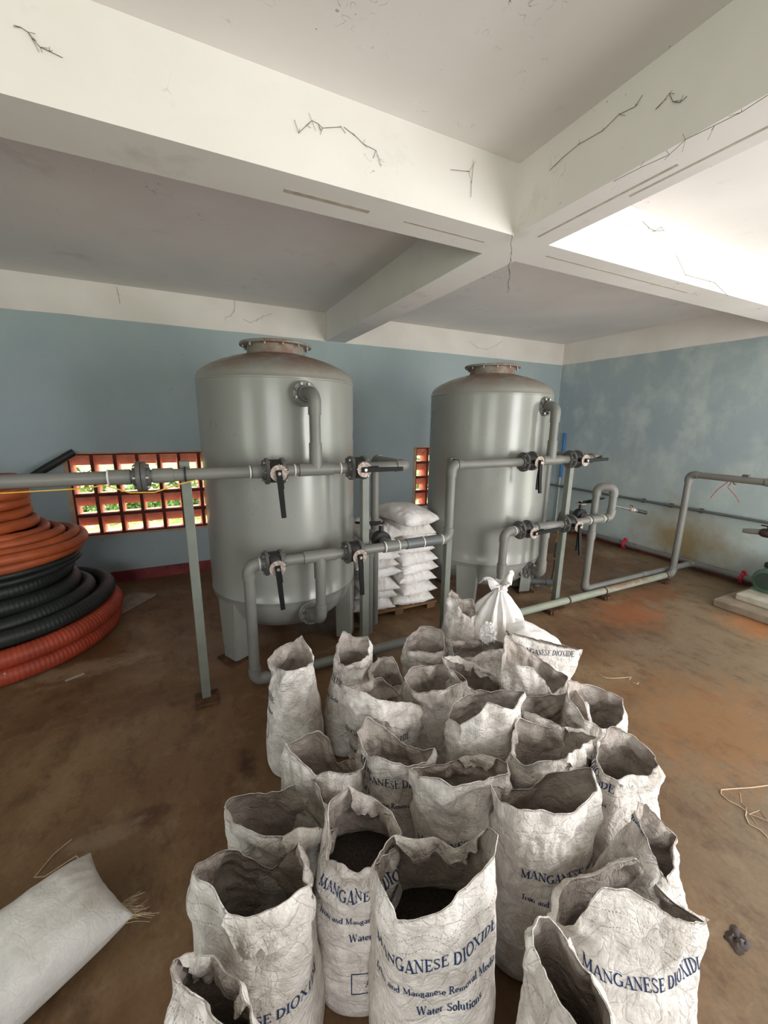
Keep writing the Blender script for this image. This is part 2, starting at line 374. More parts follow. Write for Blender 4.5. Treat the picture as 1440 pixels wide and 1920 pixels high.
def mat_grass():
    m = NT('grass_ground', 0.9, 0.2); v = m.geo()
    m.col(m.ramp(m.noise(v, 3.0, 6, 0.7), [(0.35, srgb(96, 118, 50)), (0.55, srgb(170, 180, 110)), (0.7, srgb(214, 206, 172))])); return m.m
def mat_granule():
    m = NT('dark_granules', 0.85, 0.3); v = m.geo()
    m.col(m.ramp(m.noise(v, 160, 3), [(0.3, srgb(24, 20, 18)), (0.7, srgb(62, 52, 46))])); m.bump(m.noise(v, 220, 2), 0.6, 0.004); return m.m

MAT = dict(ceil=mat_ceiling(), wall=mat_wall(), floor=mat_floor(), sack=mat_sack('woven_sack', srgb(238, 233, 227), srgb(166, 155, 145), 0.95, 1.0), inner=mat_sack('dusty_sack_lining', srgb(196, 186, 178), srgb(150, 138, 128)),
  white=mat_sack('white_woven_sack', srgb(234, 231, 228), srgb(196, 188, 182), 0.5, 0.6), lying=mat_sack('clean_woven_sack', srgb(230, 228, 225), srgb(202, 196, 190), 0.35, 0.3),
  plastic=mat_sack('white_plastic_bag', srgb(232, 230, 228), srgb(214, 208, 200), 0.2, 0.35),
  tank=mat_tank(), pvc=mat_pvc('grey_pvc', srgb(114, 114, 109)), pvc2=mat_pvc('dark_grey_pvc', srgb(94, 98, 99)), fpipe=mat_floor_pipe(),
  flange=mat_pvc('dark_grey_flange', srgb(86, 86, 84), 0.5), steel=simple('painted_steel_post', srgb(112, 116, 107), 0.45, 0.45, 0, 0.08, 12),
  bolt=simple('zinc_bolt', srgb(150, 146, 138), 0.35, 0.5, 0.7), iron=simple('black_cast_iron', srgb(34, 34, 34), 0.5, 0.5, 0, 0.2, 30),
  handle=simple('black_plastic_handle', srgb(10, 10, 11), 0.55, 0.2, 0, 0.2, 30), plate=simple('rusty_zinc_plate', srgb(172, 156, 146), 0.55, 0.4, 0.2, 0.35, 60),
  rustplate=simple('rusted_base_plate', srgb(84, 60, 44), 0.85, 0.2, 0, 0.25, 30, 0.3), ring=simple('white_sealant', srgb(214, 210, 204), 0.5, 0.4, 0, 0.1, 40),
  orange=mat_hose('orange_hose', srgb(170, 84, 46)), red=mat_hose('red_orange_hose', srgb(160, 64, 42)), black=mat_hose('black_hose', srgb(38, 42, 40)),
  terra=mat_terracotta(), mortar=simple('red_brown_mortar', srgb(104, 54, 46), 0.85, 0.2, 0, 0.2, 12), wood=simple('pale_window_timber', srgb(196, 164, 138), 0.7, 0.3, 0, 0.15, 9),
  skirt=mat_skirting(), grass=mat_grass(), granule=mat_granule(), ink=simple('navy_ink', srgb(40, 60, 100), 0.7, 0.2, 0, 0.2, 60), inkgrey=simple('faded_navy_ink', srgb(50, 60, 84), 0.7, 0.2, 0, 0.25, 60),
  concrete=simple('plinth_concrete', srgb(140, 126, 108), 0.85, 0.2, 0, 0.15, 8, 0.3), channel=simple('cream_channel_steel', srgb(172, 166, 150), 0.6, 0.3, 0, 0.1, 14),
  green=simple('green_motor_paint', srgb(74, 100, 82), 0.45, 0.4, 0, 0.12, 20), redpaint=simple('red_clamp_paint', srgb(176, 40, 62), 0.45, 0.4, 0, 0.12, 20),
  blue=simple('blue_pipe', srgb(44, 116, 178), 0.4, 0.4, 0, 0.08, 20), pale=simple('pale_conduit', srgb(188, 190, 186), 0.45, 0.4, 0, 0.08, 20),
  yellow=simple('yellow_tube', srgb(216, 170, 62), 0.4, 0.4, 0, 0.1, 20), string=simple('pale_string', srgb(206, 186, 158), 0.9, 0.1, 0, 0.1, 50), web=simple('dusty_cobweb', srgb(104, 98, 88), 0.95, 0.1, 0, 0.2, 50),
  pallet=simple('dusty_pallet_wood', srgb(120, 92, 66), 0.85, 0.2, 0, 0.2, 9), paper=simple('grimy_board', srgb(150, 138, 126), 0.8, 0.2, 0, 0.15, 9), scrap=simple('brown_scrap', srgb(58, 44, 36), 0.5, 0.5, 0, 0.4, 30, 0.4),
  leaf=simple('hedge_leaves', srgb(92, 124, 54), 0.7, 0.3, 0, 0.3, 6), copper=simple('cable_pink', srgb(150, 80, 76), 0.5, 0.4, 0, 0.1, 30))
# ------------------------------------------------------------------ the room
T = 0.2
struct('floor', MB().box((LEFT_X-T, FRONT_Y-T, -0.15), (XR+T, YB+T, 0.0)), MAT['floor'], smooth=False)
struct('ceiling', MB().box((LEFT_X-T, FRONT_Y-T, ZC), (XR+T, YB+T, ZC+0.15)), MAT['ceil'], smooth=False)
def holed(fixed, axis, a0, a1, holes, sign):
    """wall slab with rectangular holes; axis 'x' runs along X at Y=fixed"""
    mb = MB(); xs = sorted({a0, a1} | {h[0] for h in holes} | {h[1] for h in holes}); zs = sorted({0.0, ZC} | {h[2] for h in holes} | {h[3] for h in holes})
    for i in range(len(xs)-1):
        for j in range(len(zs)-1):
            cx, cz = (xs[i]+xs[i+1])/2, (zs[j]+zs[j+1])/2
            if any(h[0] < cx < h[1] and h[2] < cz < h[3] for h in holes): continue
            lo, hi = sorted((fixed, fixed+sign*T))
            if axis == 'x': mb.box((xs[i], lo, zs[j]), (xs[i+1], hi, zs[j+1]))
            else: mb.box((lo, xs[i], zs[j]), (hi, xs[i+1], zs[j+1]))
    return mb
W1 = (-1.035, 0.275, 0.478, 1.292); W2 = (2.65, 3.96, 0.478, 1.292)
struct('wall_back', holed(YB, 'x', LEFT_X-T, XR+T, [W1, W2], 1), MAT['wall'], smooth=False)
struct('wall_right', holed(XR, 'y', FRONT_Y-T, YB, [o[1:] for o in OPEN if o[0] == 'right'], 1), MAT['wall'], smooth=False)
struct('wall_front', holed(FRONT_Y, 'x', LEFT_X-T, XR+T, [o[1:] for o in OPEN if o[0] == 'front'], -1), MAT['wall'], smooth=False)
struct('wall_left', holed(LEFT_X, 'y', FRONT_Y, YB, [o[1:] for o in OPEN if o[0] == 'left'], -1), MAT['wall'], smooth=False)
struct('trim_1', MB().box((LEFT_X, 1.66, ZP), (XR, 1.892, ZC)), MAT['ceil'], smooth=False)
struct('trim_2', MB().box((1.48, FRONT_Y, ZP), (1.705, 1.66, ZC)).box((1.48, 1.892, ZP), (1.705, YB, ZC)), MAT['ceil'], smooth=False)
struct('trim_3', MB().box((0.42, 1.765, ZP-0.0008), (0.78, 1.790, ZP+0.01)).box((0.95, 1.775, ZP-0.0008), (1.40, 1.786, ZP+0.01)).box((1.80, 1.755, ZP-0.0008), (3.1, 1.766, ZP+0.01)).box((1.585, 1.0, ZP-0.0008), (1.597, 1.62, ZP+0.01)).box((1.63, 0.75, ZP-0.0008), (1.641, 1.2, ZP+0.01)), simple('old_form_strip', srgb(190, 180, 168), 0.8, 0.2), smooth=False)
struct('baseboard_back', MB().box((LEFT_X, YB-0.018, 0), (XR-0.1, YB, 0.11)), MAT['skirt'], smooth=False)
struct('baseboard_right', MB().box((XR-0.03, FRONT_Y, 0), (XR, YB-0.018, 0.075)), MAT['skirt'], smooth=False)
struct('ground', MB().box((-40, YB+T+0.01, -0.3), (40, 60, -0.2)).box((-40, -40, -0.3), (40, FRONT_Y-T-0.01, -0.2)).box((-40, FRONT_Y-T-0.01, -0.3), (LEFT_X-T-0.01, YB+T+0.01, -0.2)), MAT['grass'], smooth=False)

# vent block windows: square terracotta blocks with a sloping hood over a low slot
def vent_window(n, W):
    x0, x1, z0, z1 = W; fr = 0.035
    ncol, nrow = 7, 4; x0i, x1i, z0i, z1i = x0+fr, x1, z0+0.02, z1-0.012
    cw, ch = (x1i-x0i)/ncol, (z1i-z0i)/nrow
    mo = MB(); te = MB(); b = 0.014; D = 0.16
    for i in range(ncol+1):
        xx = x0i+i*cw; mo.box((max(xx-b, x0i), YB+0.004, z0i), (min(xx+b, x1i), YB+0.05, z1i))
    for i in range(ncol):
        for j in range(nrow+1):
            zz = z0i+j*ch; mo.box((x0i+i*cw+b, YB+0.006, max(zz-b, z0i)), (x0i+(i+1)*cw-b, YB+0.05, min(zz+b, z1i)))
    for i in range(ncol):
        for j in range(nrow):
            a0, a1, c0, c1 = x0i+i*cw+b, x0i+(i+1)*cw-b, z0i+j*ch+b, z0i+(j+1)*ch-b
            ya, yb = YB+0.012, YB+D; k = 0.014; dz = -0.004
            f = [(a0,ya,c0),(a1,ya,c0),(a1,ya,c1),(a0,ya,c1)]; g = [(a0+k,yb,c0+dz),(a1-k,yb,c0+dz),(a1-k,yb,c1-k),(a0+k,yb,c1-k)]
            n_ = len(te.v); te.add(f+g, [(0,1,5,4),(1,2,6,5),(2,3,7,6),(3,0,4,7)], True)
            zm = c0+(c1-c0)*0.42; t2 = 0.008                     # hood: from the top of the block down and outward
            h0, h1 = YB+0.035, YB+0.10
            for (ya_, yb_) in ((h0, h1),):
                w0, w1 = a0+0.002, a1-0.002; u0, u1 = a0+0.012, a1-0.012
                te.add([(w0, ya_, c1-0.004), (w1, ya_, c1-0.004), (u1, yb_, zm), (u0, yb_, zm), (w0, ya_+t2, c1-0.004), (w1, ya_+t2, c1-0.004), (u1, yb_+t2, zm), (u0, yb_+t2, zm)],
                       [(0,3,2,1),(4,5,6,7),(0,1,5,4),(1,2,6,5),(2,3,7,6),(3,0,4,7)], True)
            te.flat |= set()
    o = struct('window_%d' % n, te, MAT['terra'], smooth=False)
    mo.build('mortar_grid', MAT['mortar'], o, smooth=False)
    MB().box((x0, YB-0.004, z0), (x0+fr, YB+0.06, z1)).box((x0+fr, YB-0.004, z0), (x1, YB+0.06, z0+0.02)).box((x0+fr, YB-0.002, z1-0.012), (x1, YB+0.06, z1)).build('window_frame', MAT['wood'], o, smooth=False)
vent_window(1, W1); vent_window(2, W2)

# low hedge outside the back windows
hv = []; hf = []; rh = random.Random(5)
for k in range(5200):
    x = rh.uniform(-3, 6); y = rh.uniform(8.2, 9.6); z = -0.2+abs(rh.gauss(0, 0.32)); s = rh.uniform(0.05, 0.12)
    d = Vector((rh.uniform(-1, 1), rh.uniform(-1, 1), rh.uniform(-.3, 1))).normalized(); e = d.orthogonal().normalized(); c = Vector((x, y, z)); q = d.cross(e)
    n = len(hv); hv += [tuple(c-d*s), tuple(c+e*s*.4+q*.01), tuple(c+d*s), tuple(c-e*s*.4)]; hf.append((n, n+1, n+2, n+3))
hedge = MB().add(hv, hf).build('hedge', MAT['leaf'], smooth=False); tag(hedge, 'low green hedge outside, seen through the terracotta vent blocks', 'hedge', kind='stuff')

# ------------------------------------------------------------------ the two filter tanks
R_T = 0.513
def make_tank(name, label, cx, cy, legs, nozx, dz):
    t = thing(name, label, 'tank', (cx, cy, 0))
    prof = [(0.0, 0.155), (0.15, 0.164), (0.28, 0.196), (0.38, 0.246), (0.45, 0.315), (0.49, 0.385), (0.508, 0.43), (R_T, 0.462), (R_T+0.002, 0.464), (R_T+0.002, 0.470), (R_T, 0.472)]
    for k in range(1, 12): prof.append((R_T, 0.472+(1.838-0.472)*k/12))
    prof += [(R_T, 1.838), (R_T+0.003, 1.840), (R_T+0.003, 1.848), (R_T, 1.850), (0.510, 1.872), (0.498, 1.895), (0.475, 1.918), (0.43, 1.945), (0.37, 1.972), (0.30, 1.996), (0.23, 2.015), (0.19, 2.024), (0.0, 2.04)]
    prof = [(r, z-dz if z > 1 else z) for r, z in prof]
    MB().lathe(prof, 128).build('shell', MAT['tank'], t, angle=50)
    nk = MB().lathe([(0.188, 2.015-dz), (0.188, 2.078-dz), (0.232, 2.080-dz), (0.234, 2.083-dz), (0.234, 2.093-dz), (0.232, 2.096-dz), (0.17, 2.096-dz), (0.17, 2.05-dz), (0.0, 2.05-dz)], 72)
    neck = nk.build('manway_neck', MAT['tank'], t, angle=35)
    for k in range(12):
        a = 2*PI*k/12; p = Vector((0.212*math.cos(a), 0.212*math.sin(a), 2.094-dz))
        MB().cyl(p-Vector((0, 0, 0.03)), p+Vector((0, 0, 0.006)), 0.008, 8).build('flange_bolt', MAT['bolt'], neck)
    for a in legs:
        a = math.radians(a); d = Vector((math.cos(a), math.sin(a), 0)); s = Vector((-d.y, d.x, 0))
        m = Matrix(((s.x, d.x, 0, 0), (s.y, d.y, 0, 0), (0, 0, 1, 0), (0, 0, 0, 1)))
        w1, w0 = 0.085, 0.062
        lg = MB()
        def prism(pts, y0, y1):
            vs = [m @ Vector((x, y0, z)) for x, z in pts] + [m @ Vector((x, y1, z)) for x, z in pts]; n = len(pts)
            lg.add(vs, [tuple(range(n)), tuple(reversed(range(n, 2*n)))] + [(i, n+i, n+(i+1) % n, (i+1) % n) for i in range(n)], True)
        prism([(-w0, 0.012), (w0, 0.012), (w1, 0.43), (-w1, 0.43)], 0.496, 0.508)
        for sx in (-1, 1):
            prism([(sx*w0-0.004, 0.012), (sx*w0+0.004, 0.012), (sx*w1+0.004, 0.43), (sx*w1-0.004, 0.43)], 0.40, 0.497)
        leg = lg.build('leg', MAT['tank'], t, smooth=False)
        fp = MB(); rot = Matrix(((s.x, d.x, 0), (s.y, d.y, 0), (0, 0, 1)))
        fp.bbox(d*0.47+Vector((0, 0, 0.0065)), (0.18, 0.16, 0.013), 0.002, rot); fp.build('foot_plate', MAT['rustplate'], leg, smooth=False)
    for z, rr in ((1.755-dz, R_T), (0.385, 0.485)):
        nz = MB().cyl((nozx-cx, -math.sqrt(max(0, rr**2-(nozx-cx)**2))+0.05, z), (nozx-cx, 2.372-cy, z), 0.032, 20).build('nozzle', MAT['tank'], t)
        flange(nz, (nozx-cx, 2.362-cy, z), (0, -1, 0), 0.074, 0.018, MAT['tank'], 8)
    return t
def flange(parent, c, d, r, t, mat, nb=8, name='flange', bolts=True):
    """bolted flange disc centred on c, axis d"""
    A = axis_to(d); c = Vector(c)
    o = MB().lathe([(0.0, -t/2), (r-0.003, -t/2), (r, -t/2+0.003), (r, t/2-0.003), (r-0.003, t/2), (0.046, t/2), (0.042, t/2+0.016), (0.0, t/2+0.016)], 40, c, A).build(name, mat, parent, angle=35)
    if bolts:
        for k in range(nb):
            a = 2*PI*(k+0.5)/nb; p = c + A @ Vector((math.cos(a)*r*0.78, math.sin(a)*r*0.78, 0)); dd = Vector(d).normalized()
            MB().tube([p-dd*(t/2+0.010), p+dd*(t/2+0.012)], 0.0085, 6).build('flange_bolt', MAT['bolt'] if (k % 3) else MAT['flange'], o)
    return o
make_tank('pressure_filter_tank', 'grey steel filter tank on the left, nearest the breeze block window', 0.59, 2.89, (208, 328, 88), 0.628, 0.0)
make_tank('pressure_filter_tank', 'grey steel filter tank on the right, closer to the room corner', 2.41, 2.85, (218, 344, 104), 2.515, 0.02)

# ------------------------------------------------------------------ pipework
PR = 0.031; PS = 0.037
def pipe(root, a, b, r=PR, mat='pvc', name='pipe'): return MB().cyl(a, b, r, 24).build(name, MAT[mat], root)
def elbow(root, a, c, b, r=PR, mat='pvc', ext=0.03):
    """fat moulded elbow at corner c between directions towards a and b"""
    a, b, c = Vector(a), Vector(b), Vector(c); da = (a-c).normalized(); db = (b-c).normalized(); R = r*1.55; rs = r*1.19
    pts = [c+da*(R+ext)]; o = c+da*R+db*R
    for k in range(11):
        t = PI/2*k/10; pts.append(o - db*R*math.cos(t) - da*R*math.sin(t))
    pts.append(c+db*(R+ext))
    return MB().tube(pts, rs, 24).build('elbow', MAT[mat], root)
def tee(root, c, along, branch, r=PR, mat='pvc', half=0.085):
    c = Vector(c); al = Vector(along).normalized(); br = Vector(branch).normalized(); rs = r*1.19
    return MB().cyl(c-al*half, c+al*half, rs, 24).cyl(c, c+br*(half*0.9), rs, 24).build('tee', MAT[mat], root)
def coupling(root, c, d, L=0.08, r=PR, mat='pvc'):
    c = Vector(c); d = Vector(d).normalized(); return MB().cyl(c-d*L/2, c+d*L/2, r*1.17, 24).build('coupling', MAT[mat], root)
def sealant(root, c, d, r=PR*1.19):
    c = Vector(c); d = Vector(d).normalized(); return MB().cyl(c-d*0.0035, c+d*0.0035, r+0.0015, 24).build('sealant_ring', MAT['ring'], root)
def run(root, pts, r=PR, mat='pvc'):
    pts = [Vector(p) for p in pts]
    for i in range(len(pts)-1):
        a, b = pts[i], pts[i+1]; d = (b-a).normalized()
        a2 = a + d*(r*1.55) if i > 0 else a; b2 = b - d*(r*1.55) if i < len(pts)-2 else b
        pipe(root, a2, b2, r, mat)
    for i in range(1, len(pts)-1): elbow(root, pts[i-1], pts[i], pts[i+1], r, mat)
Yp = 2.24; ZU = 1.331; ZL = 0.806
def hflange(root, x, z, d=1): flange(root, (x, Yp, z), (d, 0, 0), 0.072, 0.02, MAT['flange'], 6)
# upper header of the left tank
def P_(label, name='pipework'): return thing(name, label, 'pipes')
u1 = P_('long grey pipe crossing the left tank high up, branching to its top nozzle')
pipe(u1, (-2.4, Yp, ZU), (-0.235, Yp, ZU)); hflange(u1, -0.222, ZU, -1); hflange(u1, -0.200, ZU, 1); pipe(u1, (-0.185, Yp, ZU), (0.345, Yp, ZU)); coupling(u1, (-0.30, Yp, ZU), (1, 0, 0), 0.09); coupling(u1, (-0.12, Yp, ZU), (1, 0, 0), 0.09); coupling(u1, (0.33, Yp, ZU), (1, 0, 0), 0.06)
hflange(u1, 0.378, ZU, -1); hflange(u1, 0.462, ZU, 1); pipe(u1, (0.475, Yp, ZU), (0.855, Yp, ZU)); tee(u1, (0.655, Yp, ZU), (1, 0, 0), (0, 0, 1), half=0.10)
hflange(u1, 0.868, ZU, -1); hflange(u1, 0.952, ZU, 1)
run(u1, [(0.655, Yp, ZU+0.06), (0.655, Yp, 1.755), (0.630, 2.344, 1.755)]); flange(u1, (0.630, 2.343, 1.755), (0, -1, 0), 0.072, 0.018, MAT['pvc'], 8)
coupling(u1, (0.655, Yp, ZU+0.115), (0, 0, 1), 0.07); coupling(u1, (0.655, Yp, 1.67), (0, 0, 1), 0.07)
for x in (0.29, 0.53, 0.80): sealant(u1, (x, Yp, ZU), (1, 0, 0), PR*1.05)
sealant(u1, (-0.345, Yp, ZU), (1, 0, 0))
run(u1, [(0.965, Yp, ZU), (1.25, Yp, ZU), (1.25, 2.72, ZU), (1.25, 2.72, 0.0)])
# lower header of the left tank and the crossover to the right tank
l1 = P_('grey pipe crossing low on the left tank, then rising to the right tank')
hflange(l1, 0.348, ZL, -1); hflange(l1, 0.432, ZL, 1); pipe(l1, (0.445, Yp, ZL), (0.835, Yp, ZL)); tee(l1, (0.665, Yp, ZL), (1, 0, 0), (0, 0, -1), half=0.10)
hflange(l1, 0.838, ZL, -1); hflange(l1, 0.922, ZL, 1)
run(l1, [(0.665, Yp, ZL-0.06), (0.665, Yp, 0.385), (0.632, 2.344, 0.385)]); coupling(l1, (0.665, Yp, 0.46), (0, 0, 1), 0.07); coupling(l1, (0.665, Yp, ZL-0.11), (0, 0, 1), 0.06)
flange(l1, (0.632, 2.343, 0.385), (0, -1, 0), 0.072, 0.018, MAT['pvc'], 8)
run(l1, [(0.935, Yp, ZL), (1.60, Yp, ZL), (1.60, Yp, ZU-0.008), (2.24, Yp, ZU-0.008)]); coupling(l1, (1.40, Yp, ZL), (1, 0, 0), 0.28, mat='pvc2')
tee(l1, (1.15, Yp, ZL), (1, 0, 0), (0, 1, 0), half=0.06)
for x in (1.10, 1.20, 1.39, 1.54): sealant(l1, (x, Yp, ZL), (1, 0, 0))
run(l1, [(1.15, 2.28, ZL), (1.15, 2.36, ZL)])
hflange(l1, 2.248, ZU-0.008, -1)
d1 = P_('grey drain pipe dropping to the floor behind the second post, below the side valve', 'drain_pipe')
run(d1, [(1.15, 2.43, ZL), (1.15, 2.60, ZL), (1.15, 2.60, 0.0)]); coupling(d1, (1.15, 2.60, 0.66), (0, 0, 1), 0.08)
# right tank
Z2 = ZU-0.002; ZL2 = 0.795
u2 = P_('grey pipe crossing the right tank high up, branching to its top nozzle')
hflange(u2, 2.332, Z2, 1); pipe(u2, (2.345, Yp, Z2), (2.74, Yp, Z2)); tee(u2, (2.53, Yp, Z2), (1, 0, 0), (0, 0, 1), half=0.10); hflange(u2, 2.738, Z2, -1); hflange(u2, 2.822, Z2, 1)
run(u2, [(2.53, Yp, Z2+0.06), (2.53, Yp, 1.735), (2.53, 2.344, 1.735)]); flange(u2, (2.53, 2.343, 1.735), (0, -1, 0), 0.072, 0.018, MAT['flange'], 8); coupling(u2, (2.53, Yp, Z2+0.115), (0, 0, 1), 0.07); coupling(u2, (2.53, Yp, 1.65), (0, 0, 1), 0.07)
run(u2, [(2.835, Yp, Z2), (3.07, Yp, Z2), (3.07, 2.74, Z2), (3.07, 2.74, 0.0)])
l2 = P_('grey pipe crossing low on the right tank, ending in an upright U bend')
hflange(l2, 2.268, ZL2, -1); hflange(l2, 2.352, ZL2, 1); pipe(l2, (2.365, Yp, ZL2), (2.75, Yp, ZL2)); tee(l2, (2.55, Yp, ZL2), (1, 0, 0), (0, 0, -1), half=0.10); hflange(l2, 2.753, ZL2, -1); hflange(l2, 2.837, ZL2, 1)
run(l2, [(2.55, Yp, ZL2-0.06), (2.55, Yp, 0.385), (2.55, 2.344, 0.385)]); flange(l2, (2.53, 2.343, 0.385), (0, -1, 0), 0.072, 0.018, MAT['flange'], 8)
coupling(l2, (2.55, Yp, 0.47), (0, 0, 1), 0.08); tee(l2, (3.14, Yp, ZL2), (1, 0, 0), (0, 1, 0), half=0.06); run(l2, [(3.14, 2.28, ZL2), (3.14, 2.36, ZL2)])
sealant(l2, (3.05, Yp, ZL2), (1, 0, 0)); sealant(l2, (3.23, Yp, ZL2), (1, 0, 0))
run(l2, [(2.85, Yp, ZL2), (3.345, Yp, ZL2), (3.345, Yp, 1.065), (3.25, 2.335, 1.065), (3.25, 2.335, 0.085), (5.02, 2.335, 0.085), (5.02, 1.72, 0.085)])
coupling(l2, (4.15, 2.335, 0.085), (1, 0, 0), 0.09); coupling(l2, (3.25, 2.335, 0.62), (0, 0, 1), 0.07)
d2 = P_('grey drain pipe with yellow fitting, dropping behind the post of the right tank', 'drain_pipe')
run(d2, [(3.14, 2.43, ZL2), (3.14, 2.58, ZL2), (3.14, 2.58, 0.62)]); run(d2, [(3.14, 2.58, 0.50), (3.14, 2.58, 0.085), (2.90, 2.80, 0.06)], PR, 'pvc2'); coupling(d2, (3.14, 2.58, 0.40), (0, 0, 1), 0.16, mat='pvc2'); sealant(d2, (3.14, 2.58, 0.33), (0, 0, 1))
MB().lathe([(0.0, -0.07), (0.028, -0.07), (0.036, -0.06), (0.036, -0.045), (0.024, -0.04), (0.024, 0.035), (0.038, 0.04), (0.038, 0.06), (0.03, 0.07), (0.0, 0.07)], 24, (3.14, 2.58, 0.56)).build('yellow_union', MAT['yellow'], d2)
MB().tube([(3.115, 2.545, 0.60), (3.095, 2.53, 0.50), (3.06, 2.53, 0.42), (3.05, 2.52, 0.30), (3.045, 2.52, 0.18), (3.03, 2.50, 0.10), (3.00, 2.49, 0.07)], 0.006, 8).build('yellow_tube', MAT['yellow'], d2)
# long floor pipe with its risers
fp = P_('long dusty pipe lying along the floor in front of both tanks, rising at each end', 'floor_pipe')
run(fp, [(0.335, Yp, ZL), (0.25, Yp, ZL), (0.25, 2.25, 0.075), (1.2, 2.25, 0.075)]); pipe(fp, (1.2, 2.25, 0.075), (2.3, 2.25, 0.075)); sealant(fp, (0.31, Yp, ZL), (1, 0, 0))
run(fp, [(2.255, Yp, ZL2), (2.12, Yp, ZL2), (2.12, 2.25, 0.11)]); coupling(fp, (2.12, 2.243, 0.50), (0, 0, 1), 0.08); sealant(fp, (2.21, Yp, ZL2), (1, 0, 0))
for a, b in (((2.3, 2.25, 0.075), (3.3, 2.25, 0.075)), ((3.3, 2.25, 0.075), (4.40, 2.25, 0.075))): pipe(fp, a, b, PR, 'fpipe')
run(fp, [(4.40, 2.25, 0.075), (4.50, 2.25, 0.075), (4.50, 2.25, 1.13), (4.50, FRONT_Y, 1.13)])
for x in (2.93, 3.42, 4.38): MB().cyl((x-0.008, 2.25, 0.075), (x+0.008, 2.25, 0.075), PR+0.004, 24).build('pipe_clip', MAT['rustplate'], fp)
coupling(fp, (4.5, 1.62, 1.13), (0, 1, 0), 0.06); MB().bbox((4.5, 1.80, 1.165), (0.03, 0.05, 0.03), 0.004).build('pipe_saddle', MAT['flange'], fp, smooth=False)
# small supports under the floor pipe
for k, (x, lb) in enumerate(((2.72, 'small rusty bracket under the floor pipe, leftmost of three'), (3.42, 'small rusty bracket under the floor pipe, beside the orange sand'), (4.36, 'small rusty bracket under the floor pipe near its right riser'))):
    s = MB().bbox((x, 2.25, 0.019), (0.09, 0.10, 0.038), 0.004).bbox((x, 2.20, 0.02), (0.05, 0.02, 0.04), 0.003).build('pipe_support', MAT['rustplate'], smooth=False); tag(s, lb, 'bracket')

# posts
def post(x, y, h, label, strap=None):
    t = thing('support_post', label, 'post', (x, y, 0))
    MB().bbox((0, 0, h/2+0.006), (0.048, 0.048, h-0.012), 0.004).build('square_tube', MAT['steel'], t, smooth=False)
    MB().bbox((0, -0.02, 0.011), (0.125, 0.13, 0.022), 0.004).build('base_plate', MAT['rustplate'], t, smooth=False)
    if strap:
        z = strap; pts = []
        for k in range(13):
            a = -PI/2+PI*k/12; pts.append((0.0, Yp-y-0.035*math.cos(a), z+0.035*math.sin(a)))
        pts = [(0, -0.024, pts[0][2])]+pts+[(0, -0.024, pts[-1][2])]
        MB().tube(pts, 0.004, 8).build('u_bolt', MAT['iron'], t)
    return t
post(-0.022, 2.30, 1.395, 'grey square post on a rusty plate, standing alone left of the left tank', ZU)
post(0.985, 2.302, 1.30, 'grey square post in front of the right edge of the left tank', ZU-0.06 if False else None)
post(1.64, 2.300, 1.365, 'grey square post beside the rising crossover pipe, left edge of the right tank', ZU-0.008)
post(2.83, 2.302, 1.30, 'grey square post in front of the right edge of the right tank')

# butterfly valves
def valve(label, c, axis, stem, lever, Llev=0.235, bend=0.0, twin=False):
    t = thing('butterfly_valve', label, 'valve', c); ax = Vector(axis); st = Vector(stem); lv = Vector(lever)
    A = axis_to(ax)
    mb = MB().lathe([(0.0, -0.031), (0.058, -0.031), (0.064, -0.026), (0.064, 0.026), (0.058, 0.031), (0.0, 0.031)], 36, (0, 0, 0), A)
    mb.cyl(st*0.05, st*0.118, 0.017, 16); mb.build('wafer_body', MAT['iron'], t, angle=35)
    S = axis_to(st); n = 48; vs = []
    side = st.cross(lv)
    for k in range(n):
        a = 2*PI*k/n; d = lv*math.cos(a)+side*math.sin(a)
        r = 0.044
        if 0.2 < (a/(2*PI)) < 0.48: r += 0.006*(1 if k % 2 else -0.4)
        vs.append(st*0.112+d*r)
    vs2 = [v+st*0.005 for v in vs]
    MB().add(vs+vs2, [tuple(reversed(range(n))), tuple(range(n, 2*n))]+[(i, (i+1) % n, n+(i+1) % n, n+i) for i in range(n)], True).build('notch_plate', MAT['plate'], t, smooth=False)
    def bar(p0, p1, p2, w0, w1, th, name):
        """flat bar through three points, widths w0..w1 across, thickness th along the stem"""
        pts = [Vector(p0), Vector(p1), Vector(p2)]; m = MB(); vs = []; N = 12
        for i in range(N+1):
            u = i/N; q = pts[0]*(1-u)**2+pts[1]*2*u*(1-u)+pts[2]*u*u; w = w0+(w1-w0)*u
            for a_, b_ in ((-1, -1), (1, -1), (1, 1), (-1, 1)): vs.append(q+side*(a_*w/2)+st*(b_*th/2))
        fs = [(0, 1, 2, 3), tuple(N*4+k for k in (3, 2, 1, 0))]
        for i in range(N):
            for k in range(4):
                k2 = (k+1) % 4; fs.append((i*4+k, (i+1)*4+k, (i+1)*4+k2, i*4+k2))
        return m.add(vs, fs, True).build(name, MAT['handle'], t, smooth=False)
    h = bar(st*0.124-lv*0.018, st*0.128+lv*Llev*0.4, st*(0.142+bend)+lv*Llev, 0.030, 0.024, 0.013, 'lever_handle')
    if twin: bar(st*0.116+lv*0.03+side*0.004, st*0.112+lv*Llev*0.5, st*(0.100)+lv*Llev*0.92+side*twin*0.02, 0.014, 0.016, 0.008, 'trigger')
    else: bar(st*0.117+lv*0.02+side*0.012, st*0.116+lv*0.05+side*0.014, st*0.117+lv*0.085+side*0.012, 0.012, 0.016, 0.01, 'trigger')
    MB().cyl(st*0.117, st*0.137, 0.009, 10).build('stem_bolt', MAT['bolt'], t)
    return t
F_ = (0, -1, 0)
valve('black lever butterfly valve, upper left on the left tank, lever hanging down', (0.42, Yp, ZU), (1, 0, 0), F_, Vector((0.05, 0, -1)).normalized())
